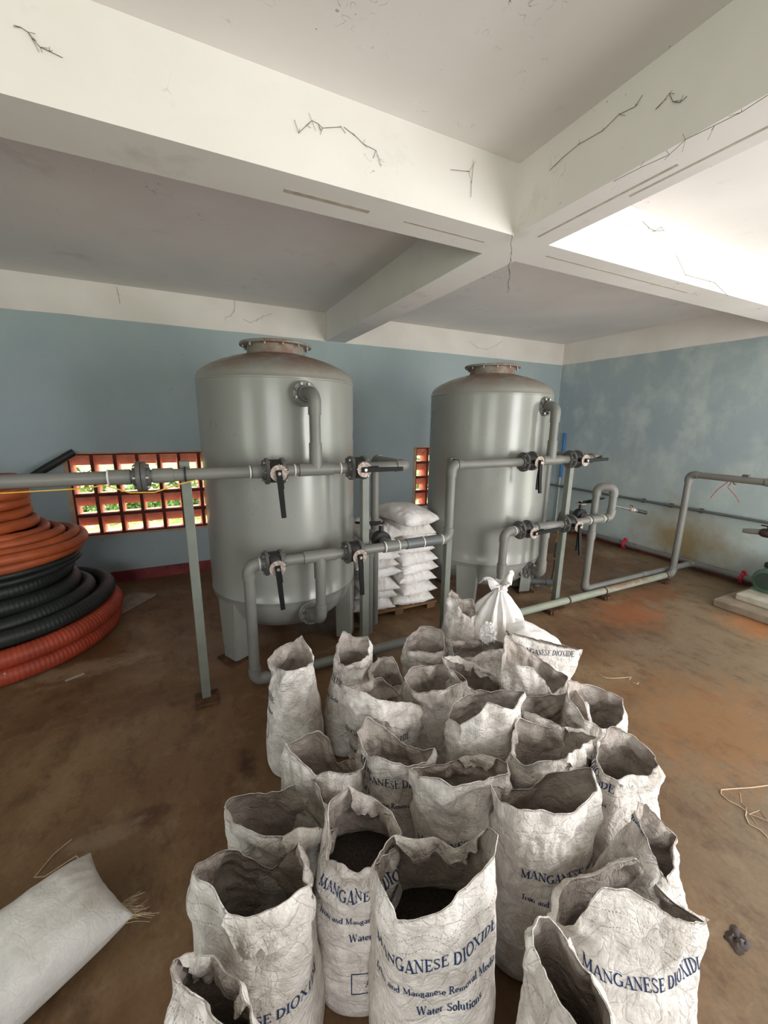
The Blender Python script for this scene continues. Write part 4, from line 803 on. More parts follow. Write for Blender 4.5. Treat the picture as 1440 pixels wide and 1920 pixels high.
def text_polys(txt, h):
    """list of strokes; a stroke is a list of (left, right) 2D point pairs in metres"""
    out = []; x = 0.0
    for ch in txt:
        w, st = GL[ch]
        for kind, pts in st:
            # resample
            dn = []
            for i in range(len(pts)-1):
                (ax, ay), (bx, by) = pts[i], pts[i+1]; L = math.hypot(bx-ax, by-ay); k = max(1, int(L/0.13))
                for q in range(k): dn.append((ax+(bx-ax)*q/k, ay+(by-ay)*q/k))
            dn.append(pts[-1]); rail = []
            for i in range(len(dn)):
                a = dn[max(i-1, 0)]; b = dn[min(i+1, len(dn)-1)]; dx, dy = b[0]-a[0], b[1]-a[1]; L = math.hypot(dx, dy) or 1; dx /= L; dy /= L
                wd = TK if kind == 'T' else TN if kind == 't' else (TN+(TK-TN)*abs(dy)**1.3 if kind == 'c' else TN+(TK-TN)*0.4*abs(dy))
                nx, ny = -dy*wd/2, dx*wd/2
                if kind in 'Tt' and abs(dy) > 0.3 and abs(dx) > 0.15 : nx, ny = (wd/2, 0) if nx > 0 else (-wd/2, 0)
                rail.append(((x+dn[i][0]+nx)*h*XS, (dn[i][1]+ny)*h, (x+dn[i][0]-nx)*h*XS, (dn[i][1]-ny)*h))
            out.append(rail)
        x += w
    return out, x*h*XS
LINES = {'m': ('MANGANESE DIOXIDE', 0.028), 'i': ('Iron and Manganese Removal Media', 0.0195), 'r': ('Iron and Manganese Removal Media', 0.0195), 'w': ('Water Solutions', 0.0225), 'b': ('ATSK', 0.026)}

# ------------------------------------------------------------------ open woven sacks
def smoothstep(x): x = np.clip(x, 0, 1); return x*x*(3-2*x)
NU, NV = 176, 66
def make_sack(d, name='woven_sack'):
    c = np.array(d['c']); rim = np.array(d['rim'], float); sd = d['seed']; fill = d['fill']
    f2 = np.array([_fh.x, _fh.y]); r2 = np.array([_r0.x, _r0.y])
    # resample the rim
    cl = np.vstack([rim, rim[:1]]); seg = np.linalg.norm(np.diff(cl, axis=0), axis=1); cum = np.r_[0, np.cumsum(seg)]; per = cum[-1]
    u = np.arange(NU)/NU*per; R = np.stack([np.interp(u, cum, cl[:, k]) for k in range(3)], 1)
    idx_of = cum[:-1]/per*NU
    for _ in range(1): R = (np.roll(R, 1, 0)+2*R+np.roll(R, -1, 0))/4
    # base ring, parametrised by length, aligned with the rim
    th = np.linspace(0, 2*PI, 721); e = 2/2.5
    ex = -np.sign(np.cos(th))*np.abs(np.cos(th))**e*d['rx']; ey = np.sign(np.sin(th))*np.abs(np.sin(th))**e*d['ry']
    bl = np.r_[0, np.cumsum(np.hypot(np.diff(ex), np.diff(ey)))]; bl /= bl[-1]
    loc = np.stack([(R[:, :2]-c)@r2, (R[:, :2]-c)@f2], 1)
    best = None
    for off in np.linspace(0, 1, 97)[:-1]:
        q = (np.arange(NU)/NU+off) % 1; bx = np.interp(q, bl, ex); by = np.interp(q, bl, ey); s = ((bx-loc[:, 0])**2+(by-loc[:, 1])**2).sum()
        if best is None or s < best[0]: best = (s, q, bx, by)
    q, bx, by = best[1:]
    zr = R[:, 2].copy()
    zr += 0.0035*vnoise(np.stack([np.arange(NU)/NU*38, np.full(NU, sd*3.1), np.zeros(NU)], 1))   # ragged rim
    v = np.linspace(0, 1, NV); Z = np.outer(v, zr)                        # NV x NU
    prof = np.where(Z < 0.05, 0.90+0.10*np.sqrt(np.clip(Z/0.05, 0, 1)), 1.0)+0.05*np.sin(np.clip(Z/max(fill, .1), 0, 1)*PI)
    z0 = np.minimum(fill*0.8, zr*0.62); w = smoothstep((Z-z0)/(zr-z0+1e-6))*0.55+0.45*np.clip((Z-z0)/(zr-z0+1e-6), 0, 1)
    X = (bx*prof)*(1-w)+loc[:, 0]*w; Y = (by*prof)*(1-w)+loc[:, 1]*w
    P = np.stack([c[0]+X*r2[0]+Y*f2[0], c[1]+X*r2[1]+Y*f2[1], Z], -1)
    def normals(P):
        du = np.roll(P, -1, 1)-np.roll(P, 1, 1); dv = np.gradient(P, axis=0); n = np.cross(dv, du); n /= np.linalg.norm(n, axis=-1, keepdims=True)+1e-9
        ctr = P-np.array([c[0], c[1], 0]); ctr[..., 2] = 0
        return n if (n*ctr).sum() > 0 else -n
    N = normals(P)
    loose = np.clip(smoothstep((Z-fill*0.75)/0.12), 0, 1)*(0.35+0.65*smoothstep(1.25-(zr-Z)/0.16)); k = np.array([sd*1.7, sd*0.9, sd*2.3])
    A1 = 0.005+0.013*loose; A1 = A1*np.clip((zr-Z)/0.03+0.45, 0, 1)*np.clip(Z/0.06, 0, 1)
    Q = P+k
    w3 = np.stack([fbm(Q*9, 1, 2), fbm(Q*9, 2, 2), fbm(Q*9, 3, 2)], -1)*0.045
    n1 = fbm((Q+w3)*np.array([7, 7, 5]), sd, 3); n2 = ridge((Q+w3)*np.array([15, 15, 11]), sd+5); n3 = ridge((Q+w3)*np.array([30, 30, 22]), sd+9); rg = np.random.RandomState(sd*13+1); n4 = 0
    for _ in range(7):                                       # flat facets with straight creases, as in crumpled stiff cloth
        kd = rg.normal(size=3); kd /= np.linalg.norm(kd); lam = rg.uniform(0.05, 0.15); ph = ((Q+w3*0.35)@kd)/lam+rg.rand()
        n4 = n4+lam*(np.abs((ph % 1)-0.5)*4-1)*np.clip(0.55+0.9*vnoise(Q*4.5+rg.rand()*9, sd+_), 0, 1.3)
    n4 = n4/0.16; n6 = 0
    for _ in range(6):
        kd = rg.normal(size=3); kd /= np.linalg.norm(kd); lam = rg.uniform(0.022, 0.05); ph = ((Q+w3*0.25)@kd)/lam+rg.rand()
        n6 = n6+lam*(np.abs((ph % 1)-0.5)*4-1)*np.clip(0.1+1.3*vnoise(Q*8+rg.rand()*9, sd+_+20), 0, 1.2)
    n6 = n6/0.05
    # hanging folds: vertical, and slanting ones below the mouth
    au = np.arange(NU)/NU*2*PI
    fold = np.cos(au*7+3*vnoise(np.stack([np.cos(au)*1.5, np.sin(au)*1.5, np.full(NU, sd*1.0)], 1))[None, :]+Z*6*np.sin(sd))
    P = P+N*(A1*(0.55*n1+0.12*n2+0.06*n3+0.60*n4*(0.25+0.75*loose)+0.24*n6*(0.5+0.5*loose)+0.22*fold*loose))[..., None]
    P[0, :, 2] = 0.0; P[..., 2] = np.maximum(P[..., 2], 0.0)
    N = normals(P); N[-1] = N[-2]*0.6+N[-1]*0.4; N /= np.linalg.norm(N, axis=-1, keepdims=True)
    D = np.cumsum(np.linalg.norm(np.diff(P, axis=0), axis=-1)[::-1], axis=0)[::-1]; D = np.vstack([D, np.zeros((1, NU))])   # distance below rim
    ul = per*np.arange(NU)/NU
    verts = [P.reshape(-1, 3)]; uvs = [np.stack([np.broadcast_to(ul, (NV, NU)), D], -1).reshape(-1, 2)]; faces = []; off = 0
    def grid(o, a, b, flip=False):
        for i in range(a-1):
            for j in range(b):
                j2 = (j+1) % b; q = (o+i*b+j, o+i*b+j2, o+(i+1)*b+j2, o+(i+1)*b+j); faces.append(q if flip else q[::-1])
    grid(0, NV, NU); off = NV*NU
    # bottom
    verts.append(np.array([[c[0], c[1], 0.0]])); uvs.append(np.array([[0, 0.6]])); bc = off; off += 1
    for j in range(NU): faces.append((j, (j+1) % NU, bc))
    # inner face down to just under the contents
    T_ = 0.0028
    jin = [i for i in range(NV-1, -1, -1)]; rows = []
    zmin = fill-0.03
    I = P-N*T_
    inner_rows = [i for i in range(NV) if Z[i].max() > zmin]; I2 = I[inner_rows[0]:]
    IV = I2.shape[0]; n_out = len(faces); verts.append(I2.reshape(-1, 3)); uvs.append(np.stack([np.broadcast_to(ul, (IV, NU)), D[inner_rows[0]:]], -1).reshape(-1, 2)); io = off; off += IV*NU
    grid(io, IV, NU, True)
    for j in range(NU):
        j2 = (j+1) % NU; a, b = (NV-1)*NU+j, (NV-1)*NU+j2; faces.append((b, a, io+(IV-1)*NU+j, io+(IV-1)*NU+j2)[::-1])
    n_in = len(faces)
    # cuffs: cloth folded over the rim, outwards (+1) or inwards (-1)
    for (i0, i1, wd, sg) in d['cuffs']:
        a, b = idx_of[i0], idx_of[i1] if i1 < len(idx_of) else NU
        cols = np.arange(int(round(a)), int(round(b))+1); t = np.linspace(0, 1, len(cols))
        wid = wd*np.clip(np.minimum(t, 1-t)/0.16, 0.12, 1)*(1+0.25*vnoise(np.stack([cols/NU*45, np.full(len(cols), sd*2.0), np.zeros(len(cols))], 1)))
        m = 7; G = np.zeros((m, len(cols), 3)); Guv = np.zeros((m, len(cols), 2)); src = P if sg > 0 else I
        for cc, col in enumerate(cols):
            col = col % NU; s_ = np.linspace(0, 1, m)*wid[cc]; Dc = D[::-1, col]
            for kx in range(3): G[:, cc, kx] = np.interp(s_, Dc, src[::-1, col, kx])
            nn = np.stack([np.interp(s_, Dc, N[::-1, col, kx]) for kx in range(3)], -1)
            lift = 0.007*np.sin(np.clip(np.linspace(0, 1, m)*3, 0, 1)*PI/2)+0.006*np.linspace(0, 1, m)*(1+vnoise(np.stack([np.full(m, col/NU*38), np.linspace(0, 3, m), np.full(m, sd)], 1)))
            G[:, cc] += sg*nn*lift[:, None]; Guv[:, cc] = np.stack([np.full(m, ul[col]), -s_], -1)
        verts.append(G.reshape(-1, 3)); uvs.append(Guv.reshape(-1, 2)); nc = len(cols)
        for i in range(m-1):
            for j in range(nc-1):
                qd = (off+i*nc+j, off+i*nc+j+1, off+(i+1)*nc+j+1, off+(i+1)*nc+j); faces.append(qd if sg > 0 else qd[::-1])
        off += m*nc
    V = np.vstack(verts); UV = np.vstack(uvs)
    V = V-np.array([c[0], c[1], 0])
    root = thing(name, d['label'], 'sack', (float(c[0]), float(c[1]), 0), 0, d.get('group', 'open sacks of granules on the floor'))
    me = bpy.data.meshes.new('sack_cloth'); me.from_pydata(V.tolist(), [], faces)
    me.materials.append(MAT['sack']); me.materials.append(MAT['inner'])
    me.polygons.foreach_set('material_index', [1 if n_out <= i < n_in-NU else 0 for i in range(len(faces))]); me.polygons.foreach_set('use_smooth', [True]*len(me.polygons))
    uvl = me.uv_layers.new(name='uv'); li = np.zeros(len(me.loops), dtype=np.int32); me.loops.foreach_get('vertex_index', li); uvl.data.foreach_set('uv', UV[li].astype(np.float32).ravel())
    me.update(); link(bpy.data.objects.new('sack_cloth', me), root)
    # contents: a disc of granules inside the cloth
    ring = np.zeros((NU, 3))
    for j in range(NU):
        for kx in range(3): ring[j, kx] = np.interp(fill, Z[:, j], I[:, j, kx]-N[:, j, kx]*0.001)
    ring[:, 2] = fill; cen = ring.mean(0); gv = []; gf = []; nr = 10
    for i in range(nr):
        s_ = (i+1)/nr
        row = cen+(ring-cen)*s_; row[:, 2] = fill+0.022*(1-s_**2)+0.008*fbm(row*14+k, 3)*(1-s_**4); gv += (row-np.array([c[0], c[1], 0])).tolist()
    gv.append([float(cen[0]-c[0]), float(cen[1]-c[1]), fill+0.022]); top = len(gv)-1
    for i in range(nr-1):
        for j in range(NU): j2 = (j+1) % NU; gf.append((i*NU+j, i*NU+j2, (i+1)*NU+j2, (i+1)*NU+j)[::-1])
    for j in range(NU): gf.append((j, (j+1) % NU, top)[::-1])
    MB().add(gv, gf).build('granules', MAT['granule'], root)
    # lettering draped on the front
    if d['text']:
        Pl = P-np.array([c[0], c[1], 0])
        front = int(np.argmin(np.abs(((q-0.75+0.5) % 1)-0.5)))
        for key, xo, zb, slope in d['text']:
            mv = []; mf = []
            txt, h = LINES[key]; pol, W = text_polys(txt, h)
            if key == 'b':
                bw, bh = W+0.07, 0.06
                pol = [[(a_+0.0, b_+0.0, c_+0.0, d_+0.0) for a_, b_, c_, d_ in st] for st in pol]
                for (ax, ay, bx_, by_) in ((-.035, -.022, W+.035, -.022), (-.035, h+.022, W+.035, h+.022), (-.035, -.022, -.035, h+.022), (W+.035, -.022, W+.035, h+.022)):
                    st = []; nx, ny = (0, 0.0014) if ay == by_ else (0.0014, 0)
                    for i in range(15):
                        t_ = i/14; x_, y_ = ax+(bx_-ax)*t_, ay+(by_-ay)*t_; st.append((x_+nx, y_+ny, x_-nx, y_-ny))
                    pol.append(st)
            ztab = Z
            # arc-length table at this height, measured from the front column
            iz = np.array([np.interp(zb, Z[:, j], np.arange(NV)) for j in range(NU)]); ii = np.clip(iz.astype(int), 0, NV-2); fr = iz-ii
            ringp = Pl[ii, np.arange(NU)]*(1-fr)[:, None]+Pl[ii+1, np.arange(NU)]*fr[:, None]
            sl = np.linalg.norm(np.roll(ringp, -1, 0)-ringp, axis=1)
            # smooth the table so that wrinkles do not squeeze the letters
            for _ in range(6): sl = (np.roll(sl, 1)+2*sl+np.roll(sl, -1))/4
            pos = [0.0]; cols = [front]
            for s_ in range(NU//2): j = (front-s_) % NU; pos.append(pos[-1]+sl[(j-1) % NU]); cols.append(front-s_-1)
            neg = [0.0]; ncol = [front]
            for s_ in range(NU//2): j = (front+s_) % NU; neg.append(neg[-1]-sl[j]); ncol.append(front+s_+1)
            xs = np.array(neg[::-1]+pos[1:]); cs = np.array(ncol[::-1]+cols[1:])
            def surf(x, y):
                cj = np.interp(x, xs, cs); j0 = math.floor(cj); fj = cj-j0; p = np.zeros(3); n = np.zeros(3)
                for jj, wj in ((j0 % NU, 1-fj), ((j0+1) % NU, fj)):
                    r = np.interp(zb+y, Z[:, jj], np.arange(NV)); r0 = min(int(r), NV-2); fr_ = r-r0
                    p += wj*(Pl[r0, jj]*(1-fr_)+Pl[r0+1, jj]*fr_); n += wj*(N[r0, jj]*(1-fr_)+N[r0+1, jj]*fr_)
                return p+n/np.linalg.norm(n)*0.0013
            for st in pol:
                n0 = len(mv)
                for ax, ay, bx_, by_ in st:
                    mv.append(surf(ax-W/2+xo, ay+slope*(ax-W/2)).tolist()); mv.append(surf(bx_-W/2+xo, by_+slope*(bx_-W/2)).tolist())
                for i in range(len(st)-1): mf.append((n0+2*i, n0+2*i+1, n0+2*i+3, n0+2*i+2))
            MB().add(mv, mf).build('printed_lettering', MAT['ink' if d['c'][1] < 0.95 else 'inkgrey'], root)
    return root
for key_ in BAGS: make_sack(BAGS[key_])

# ------------------------------------------------------------------ closed pillow sacks
def pillow_mesh(L, W, H, seed, mat, nx=64, ny=44, sag=0.0, ear=1.0, wr=1.0):
    u = np.linspace(-1, 1, nx); vv = np.linspace(-1, 1, ny); U, V_ = np.meshgrid(u, vv, indexing='ij')
    a = np.clip(1-np.abs(U)**4.0, 0, 1); b_ = np.clip(1-np.abs(V_)**3.0, 0, 1); hh = (a**0.50)*(b_**0.48)
    pinch = 1-0.07*ear*(1-np.abs(V_)**2)*np.abs(U)**6; wid = 1-0.06*(1-np.abs(U)**8)*np.abs(V_)**2*ear
    X = U*L/2*pinch; Y = V_*W/2*wid
    k = np.array([seed*1.3, seed*2.1, seed*0.7]); Q = np.stack([X, Y, np.zeros_like(X)], -1)+k
    w3 = np.stack([fbm(Q*7, 4, 2), fbm(Q*7, 5, 2), 0*U], -1)*0.05
    fan = np.sin(np.arctan2(V_, 1.35-np.abs(U))*14+seed)*np.clip((np.abs(U)-0.55)/0.4, 0, 1)*0.35
    dt = (fbm((Q+w3)*6, seed, 3)*0.9+ridge((Q+w3)*14, seed+2)*0.35+fan)*wr
    top = H/2*hh*(1+0.16*fbm(Q*3.1, seed+4, 2))+0.010*dt*np.clip(hh*2, 0, 1); bot = -H/2*hh*(1+0.1*fbm(Q*3.3, seed+8, 2))+0.006*dt*np.clip(hh*2, 0, 1)
    zc = -sag*(U**2)+0.008*fbm(Q*4, seed+6, 2)
    Pt = np.stack([X, Y, top+zc+0.0012], -1).reshape(-1, 3); Pb = np.stack([X, Y, bot+zc-0.0012], -1).reshape(-1, 3)
    verts = np.vstack([Pt, Pb]); n = nx*ny; faces = []
    for i in range(nx-1):
        for j in range(ny-1):
            q = (i*ny+j, (i+1)*ny+j, (i+1)*ny+j+1, i*ny+j+1); faces.append(q); faces.append(tuple(n+x for x in q[::-1]))
    bd = [i*ny for i in range(nx)]+[(nx-1)*ny+j for j in range(1, ny)]+[i*ny+ny-1 for i in range(nx-2, -1, -1)]+[j for j in range(ny-2, 0, -1)]
    for i in range(len(bd)): a_, c_ = bd[i], bd[(i+1) % len(bd)]; faces.append((a_, n+a_, n+c_, c_))
    uv = np.stack([X+5, Y*0+0.3], -1).reshape(-1, 2); uv = np.vstack([uv, uv])
    me = bpy.data.meshes.new('sack_cloth'); me.from_pydata(verts.tolist(), [], faces); me.materials.append(mat)
    me.polygons.foreach_set('use_smooth', [True]*len(me.polygons)); uvl = me.uv_layers.new(name='uv'); li = np.zeros(len(me.loops), dtype=np.int32); me.loops.foreach_get('vertex_index', li)
    uvl.data.foreach_set('uv', uv[li].astype(np.float32).ravel()); me.update(); return me
def closed_sack(name, label, loc, rot, L, W, H, seed, mat, group=None, **k):
    t = thing(name, label, 'sack', loc, 0, group); t.rotation_euler = rot
    link(bpy.data.objects.new('sack_cloth', pillow_mesh(L, W, H, seed, MAT[mat], **k)), t)
    for s in (-1, 1):                                                   # sewn ends with a bead of thread
        pts = [(s*(L/2*(1-0.07*(1-(y/(W/2))**2))-0.012), y, 0.004-k.get('sag', 0.0)) for y in np.linspace(-W/2*0.93, W/2*0.93, 14)]
        MB().tube(pts, 0.0028, 6).build('sewn_seam', MAT['ring'], t)
    return t
pal = thing('pallet', 'low dusty wooden pallet under the stack of white sacks', 'pallet', (1.50, 3.03, 0))
for k in range(5): MB().bbox((0, -0.245+k*0.12, 0.062), (0.74, 0.09, 0.018), 0.003).build('deck_board', MAT['pallet'], pal, smooth=False)
for x in (-0.32, 0, 0.32): MB().bbox((x, 0, 0.027), (0.08, 0.55, 0.052), 0.003).build('bearer', MAT['pallet'], pal, smooth=False)
ordn = ['bottom', 'second', 'third', 'fourth', 'fifth', 'sixth', 'seventh', 'eighth', 'ninth']
rs = random.Random(21); NL = 9; pitch = 0.087; z0 = 0.074
for lay in range(NL):
    for colm, xm in (('left', 1.315), ('right', 1.675)):
        if lay == NL-1 and colm == 'left': continue
        z = z0+0.047+lay*pitch; dx = rs.uniform(-.02, .02)
        lb = ('white sack %s in the %s column of the stack between the tanks' % ('at the bottom' if lay == 0 else ordn[lay]+' from the bottom', colm)) if not (lay == NL-1) else 'plump white sack lying on top of the stack between the tanks'
        if lay == NL-1: closed_sack('white_sack', lb, (1.66, 3.02, z+0.012), (0.03, -0.02, PI/2+0.22), 0.54, 0.40, 0.135, 300, 'white', 'stacked white sacks', sag=0.03)
        else: closed_sack('white_sack', lb, (xm+dx, 3.02+rs.uniform(-.035, .025), z), (rs.uniform(-.07, .07), rs.uniform(-.05, .05), PI/2+rs.uniform(-.16, .16)), 0.52+rs.uniform(-.03, .02), 0.375, 0.116, 100+lay*3+len(colm), 'white', 'stacked white sacks', sag=rs.uniform(0.0, 0.035), wr=rs.uniform(1.0, 2.2), ear=rs.uniform(0.8, 1.5))
# sack lying on the floor at the left
ls = closed_sack('white_sack', 'full white sack lying flat on the floor at bottom left, end seam towards the group', (-0.640, 1.160, 0.088), (0.0, 0.0, math.atan2(0.50, 0.87)), 0.66, 0.325, 0.185, 7, 'lying', sag=0.0, ear=0.7, wr=0.8)
fr = MB(); rf = random.Random(3)
for k in range(46):
    y = -0.165+rf.random()*0.07; a = Vector((0.31+rf.uniform(-.01, .01), y, 0.0)); L = rf.uniform(0.02, 0.06); d = Vector((1, rf.uniform(-1.1, .3), rf.uniform(-.7, .1)))
    fr.tube([a, a+d*L*0.5+Vector((0, 0, 0.006)), a+d*L], 0.0006, 4)
fr.build('frayed_threads', MAT['string'], ls)
MB().lathe([(0.0, 0.0), (0.014, 0.0), (0.016, 0.002), (0.0, 0.004)], 14, (0.268, -0.045, 0.062), axis_to((0.55, 0, 1))).build('torn_hole', MAT['granule'], ls)
MB().tube([(0.30, 0.155, 0.0), (0.30, 0.21, -0.02), (0.22, 0.27, -0.07), (0.20, 0.31, -0.083), (0.27, 0.35, -0.084), (0.33, 0.36, -0.084)], 0.0018, 6).build('seam_thread', MAT['string'], ls)

# white plastic bags behind the open sacks
def tied_bag():
    cx, cy = 1.585, 1.70; t = thing('tied_bag', 'white plastic bag tied at its neck with a twisted knot, standing at the rear', 'bag', (cx, cy, 0), 0)
    n = 96; prof = [(0.13, 0.0), (0.16, 0.03), (0.168, 0.12), (0.170, 0.26), (0.165, 0.38), (0.145, 0.46), (0.108, 0.53), (0.066, 0.585), (0.036, 0.62), (0.028, 0.64), (0.036, 0.66), (0.050, 0.68)]
    zs = np.array([p[1] for p in prof]); rs_ = np.array([p[0] for p in prof]); zz = np.linspace(0, 0.68, 70); rr = np.interp(zz, zs, rs_)
    a = np.arange(n)/n*2*PI; A_, Zg = np.meshgrid(a, zz); Rg = np.interp(Zg, zz, rr)
    fold = 0.16*np.clip((Zg-0.25)/0.3, 0, 1)*np.sin(A_*11+Zg*9+np.sin(A_*3)*1.3)
    Q = np.stack([np.cos(A_), np.sin(A_), Zg*4], -1)*2.2; Rg = Rg*(1+fold)+0.010*fbm(Q, 5, 3)
    lean = 0.03*np.clip(Zg-0.4, 0, 1)/0.3
    P = np.stack([Rg*np.cos(A_)+lean, Rg*np.sin(A_), Zg], -1); fs = []
    for i in range(69):
        for j in range(n): j2 = (j+1) % n; fs.append((i*n+j, i*n+j2, (i+1)*n+j2, (i+1)*n+j))
    fs.append(tuple(reversed(range(n)))); MB().add(P.reshape(-1, 3), fs).build('bag_body', MAT['plastic'], t)
    # flared twisted mouth above the knot, flopping over to both sides
    r_, f_ = _r0, _fh
    for sgn, L, W, up in ((1, 0.07, 0.17, 0.065), (-1, 0.095, 0.14, 0.03)):
        m = 26; vs = []; fs = []
        for i in range(m):
            s_ = i/(m-1)
            for j in range(m):
                q = j/(m-1)*2-1
                cpt = Vector((0.028, 0, 0.645))+r_*(sgn*L*s_)+Vector((0, 0, up*math.sin(s_*PI*0.72)*1.25-0.03*s_*s_))
                wv = W*0.5*(0.16+0.84*math.sin(min(1, s_*1.25)*PI/2)); o = (f_*0.75+r_*0.35*sgn)*(-q*wv)+Vector((0, 0, 0.040*s_*(1-q*q)*1.3+0.008*math.sin(q*9+s_*5)*s_))
                vs.append(cpt+o)
        nb = len(vs); vs += [v-Vector((0, 0, 0.003)) for v in vs]
        for i in range(m-1):
            for j in range(m-1): a_ = i*m+j; fs.append((a_, a_+1, a_+m+1, a_+m)); fs.append((nb+a_, nb+a_+m, nb+a_+m+1, nb+a_+1))
        MB().add(vs, fs).build('bag_mouth', MAT['plastic'], t)
    MB().tube([(0.028+0.036*math.cos(k*PI/6), 0.036*math.sin(k*PI/6), 0.635) for k in range(12)], 0.006, 8, closed=True).build('tie', MAT['plastic'], t)
tied_bag()
dsk = closed_sack('white_bag', 'white plastic bag slumped at the rear, right of the tied bag', (1.690, 1.510, 0.325), (0.0, 0.50, -0.44), 0.42, 0.30, 0.24, 41, 'plastic', wr=1.6, ear=1.2)
sm = MB(); n = 40; a = np.arange(n)/n*2*PI; zz = np.linspace(-1, 1, 30); A_, Zg = np.meshgrid(a, zz); rr = np.sqrt(np.clip(1-Zg**2, 0, 1)); Q = np.stack([rr*np.cos(A_), rr*np.sin(A_), Zg], -1)
Rb = 1+0.5*fbm(Q*1.8, 3, 2)+0.25*ridge(Q*3.5, 8); P = Q*Rb[..., None]*np.array([0.045, 0.04, 0.055]); fs = []
for i in range(29):
    for j in range(n): j2 = (j+1) % n; fs.append((i*n+j, i*n+j2, (i+1)*n+j2, (i+1)*n+j))
sb = sm.add(P.reshape(-1, 3), fs).build('crumpled_bag', MAT['plastic']); sb.location = (1.40, 1.545, 0.47); tag(sb, 'small crumpled white plastic scrap between the greyish sack and the slumped white bag', 'plastic bag')

# ------------------------------------------------------------------ coiled hoses at the left
def coil(name, label, rings, r, mat, corr=0.0, seed=0, group='coiled hoses at the left'):
    """rings: (cx, cy, radius, z) turns joined into one continuous hose"""
    pts = []; n = 150
    for k, (cx, cy, R, z) in enumerate(rings):
        nx = rings[k+1] if k+1 < len(rings) else rings[k]
        for i in range(n):
            t_ = i/n; s_ = smoothstep((t_-0.75)/0.25) if k+1 < len(rings) else 0
            s_ = float(s_); a = PI*0.9+2*PI*t_; w = 0.012*math.sin(a*2+k*1.7+seed)+0.008*math.sin(a*3+k)
            x = cx+(nx[0]-cx)*s_; y = cy+(nx[1]-cy)*s_; RR = R+(nx[2]-R)*s_+w; zq = z+(nx[3]-z)*s_+0.006*math.sin(a*3+k*2.2+seed)
            pts.append(Vector((x+RR*math.cos(a), y+RR*math.sin(a), zq)))
    if corr:
        P = np.array(pts); L = np.r_[0, np.cumsum(np.linalg.norm(np.diff(P, axis=0), axis=1))]; m = int(L[-1]/0.006); u = np.linspace(0, L[-1], m)
        P = np.stack([np.interp(u, L, P[:, k]) for k in range(3)], 1)
        for _ in range(3): P[1:-1] = (P[:-2]+2*P[1:-1]+P[2:])/4
        rad = r*(1+corr*np.sin(u*2*PI/0.024)); pts = [Vector(p) for p in P]
        o = MB().tube(pts, r, 14, rad=rad.tolist()).build(name, MAT[mat])
    else: o = MB().tube(pts, r, 16).build(name, MAT[mat])
    return tag(o, label, 'hose', group)
WEBS = [
 ('dark cobweb wisp near the left end of the front beam face', [(-0.324,1.656,2.639),(-0.311,1.656,2.639),(-0.298,1.656,2.634),(-0.292,1.656,2.624),(-0.275,1.656,2.608),(-0.255,1.656,2.605),(-0.225,1.656,2.600)]),
 ('curled cobweb wisp on the front beam face, mid length', [(0.438,1.656,2.638),(0.452,1.656,2.602),(0.482,1.656,2.634),(0.502,1.656,2.654),(0.525,1.656,2.651),(0.541,1.656,2.642),(0.613,1.656,2.665),(0.630,1.656,2.650)]),
 ('short cobweb tuft on the front beam face, left of the beam crossing', [(0.624,1.656,2.668),(0.673,1.656,2.651),(0.703,1.656,2.635),(0.755,1.656,2.628),(0.778,1.656,2.580)]),
 ('fine hanging cobweb on the front beam face beside the crossing corner', [(1.103,1.656,2.648),(1.200,1.656,2.664),(1.220,1.656,2.696),(1.214,1.656,2.621),(1.215,1.656,2.570)]),
 ('long crooked cobweb along the side of the crossing beam', [(1.476,1.470,2.647),(1.476,1.404,2.662),(1.476,1.329,2.670),(1.476,1.225,2.659),(1.476,1.165,2.675),(1.476,1.106,2.664),(1.476,1.082,2.683)]),
 ('long dark cobweb string along the lower edge of the crossing beam', [(1.476,1.155,2.465),(1.476,1.057,2.461),(1.476,0.961,2.452),(1.476,0.917,2.470),(1.476,0.837,2.464),(1.476,0.772,2.460),(1.476,0.715,2.466)]),
 ('tangled cobweb high on the side of the crossing beam', [(1.476,1.027,2.612),(1.476,1.004,2.623),(1.476,0.990,2.633),(1.476,0.974,2.602),(1.476,0.951,2.586),(1.476,0.932,2.592)]),
 ('hanging cobweb on the white band of the back wall, left of the tank', [(-0.448,4.556,2.744),(-0.439,4.556,2.685),(-0.436,4.556,2.607)]),
 ('hooked cobweb on the white band above the left tank', [(0.546,4.556,2.770),(0.539,4.556,2.671),(0.496,4.556,2.617),(0.444,4.556,2.592),(0.452,4.556,2.563)]),
 ('curved cobweb on the white band above the left tank neck', [(0.611,4.556,2.601),(0.676,4.556,2.573),(0.751,4.556,2.606),(0.806,4.556,2.643),(0.905,4.556,2.685)]),
 ('drooping cobweb arc on the white band above the right tank', [(3.438,4.556,2.648),(3.574,4.556,2.581),(3.727,4.556,2.574),(3.887,4.556,2.635),(3.993,4.556,2.699)]),
 ('cobweb clump on the bright beam face at the right', [(2.394,1.656,2.712),(2.462,1.656,2.691),(2.513,1.656,2.688),(2.565,1.656,2.717),(2.594,1.656,2.706),(2.485,1.656,2.680)]),
 ('trailing cobweb low on the bright beam face at the right', [(2.745,1.656,2.604),(2.867,1.656,2.515),(3.013,1.656,2.516),(3.199,1.656,2.519),(3.384,1.656,2.464)]),
]
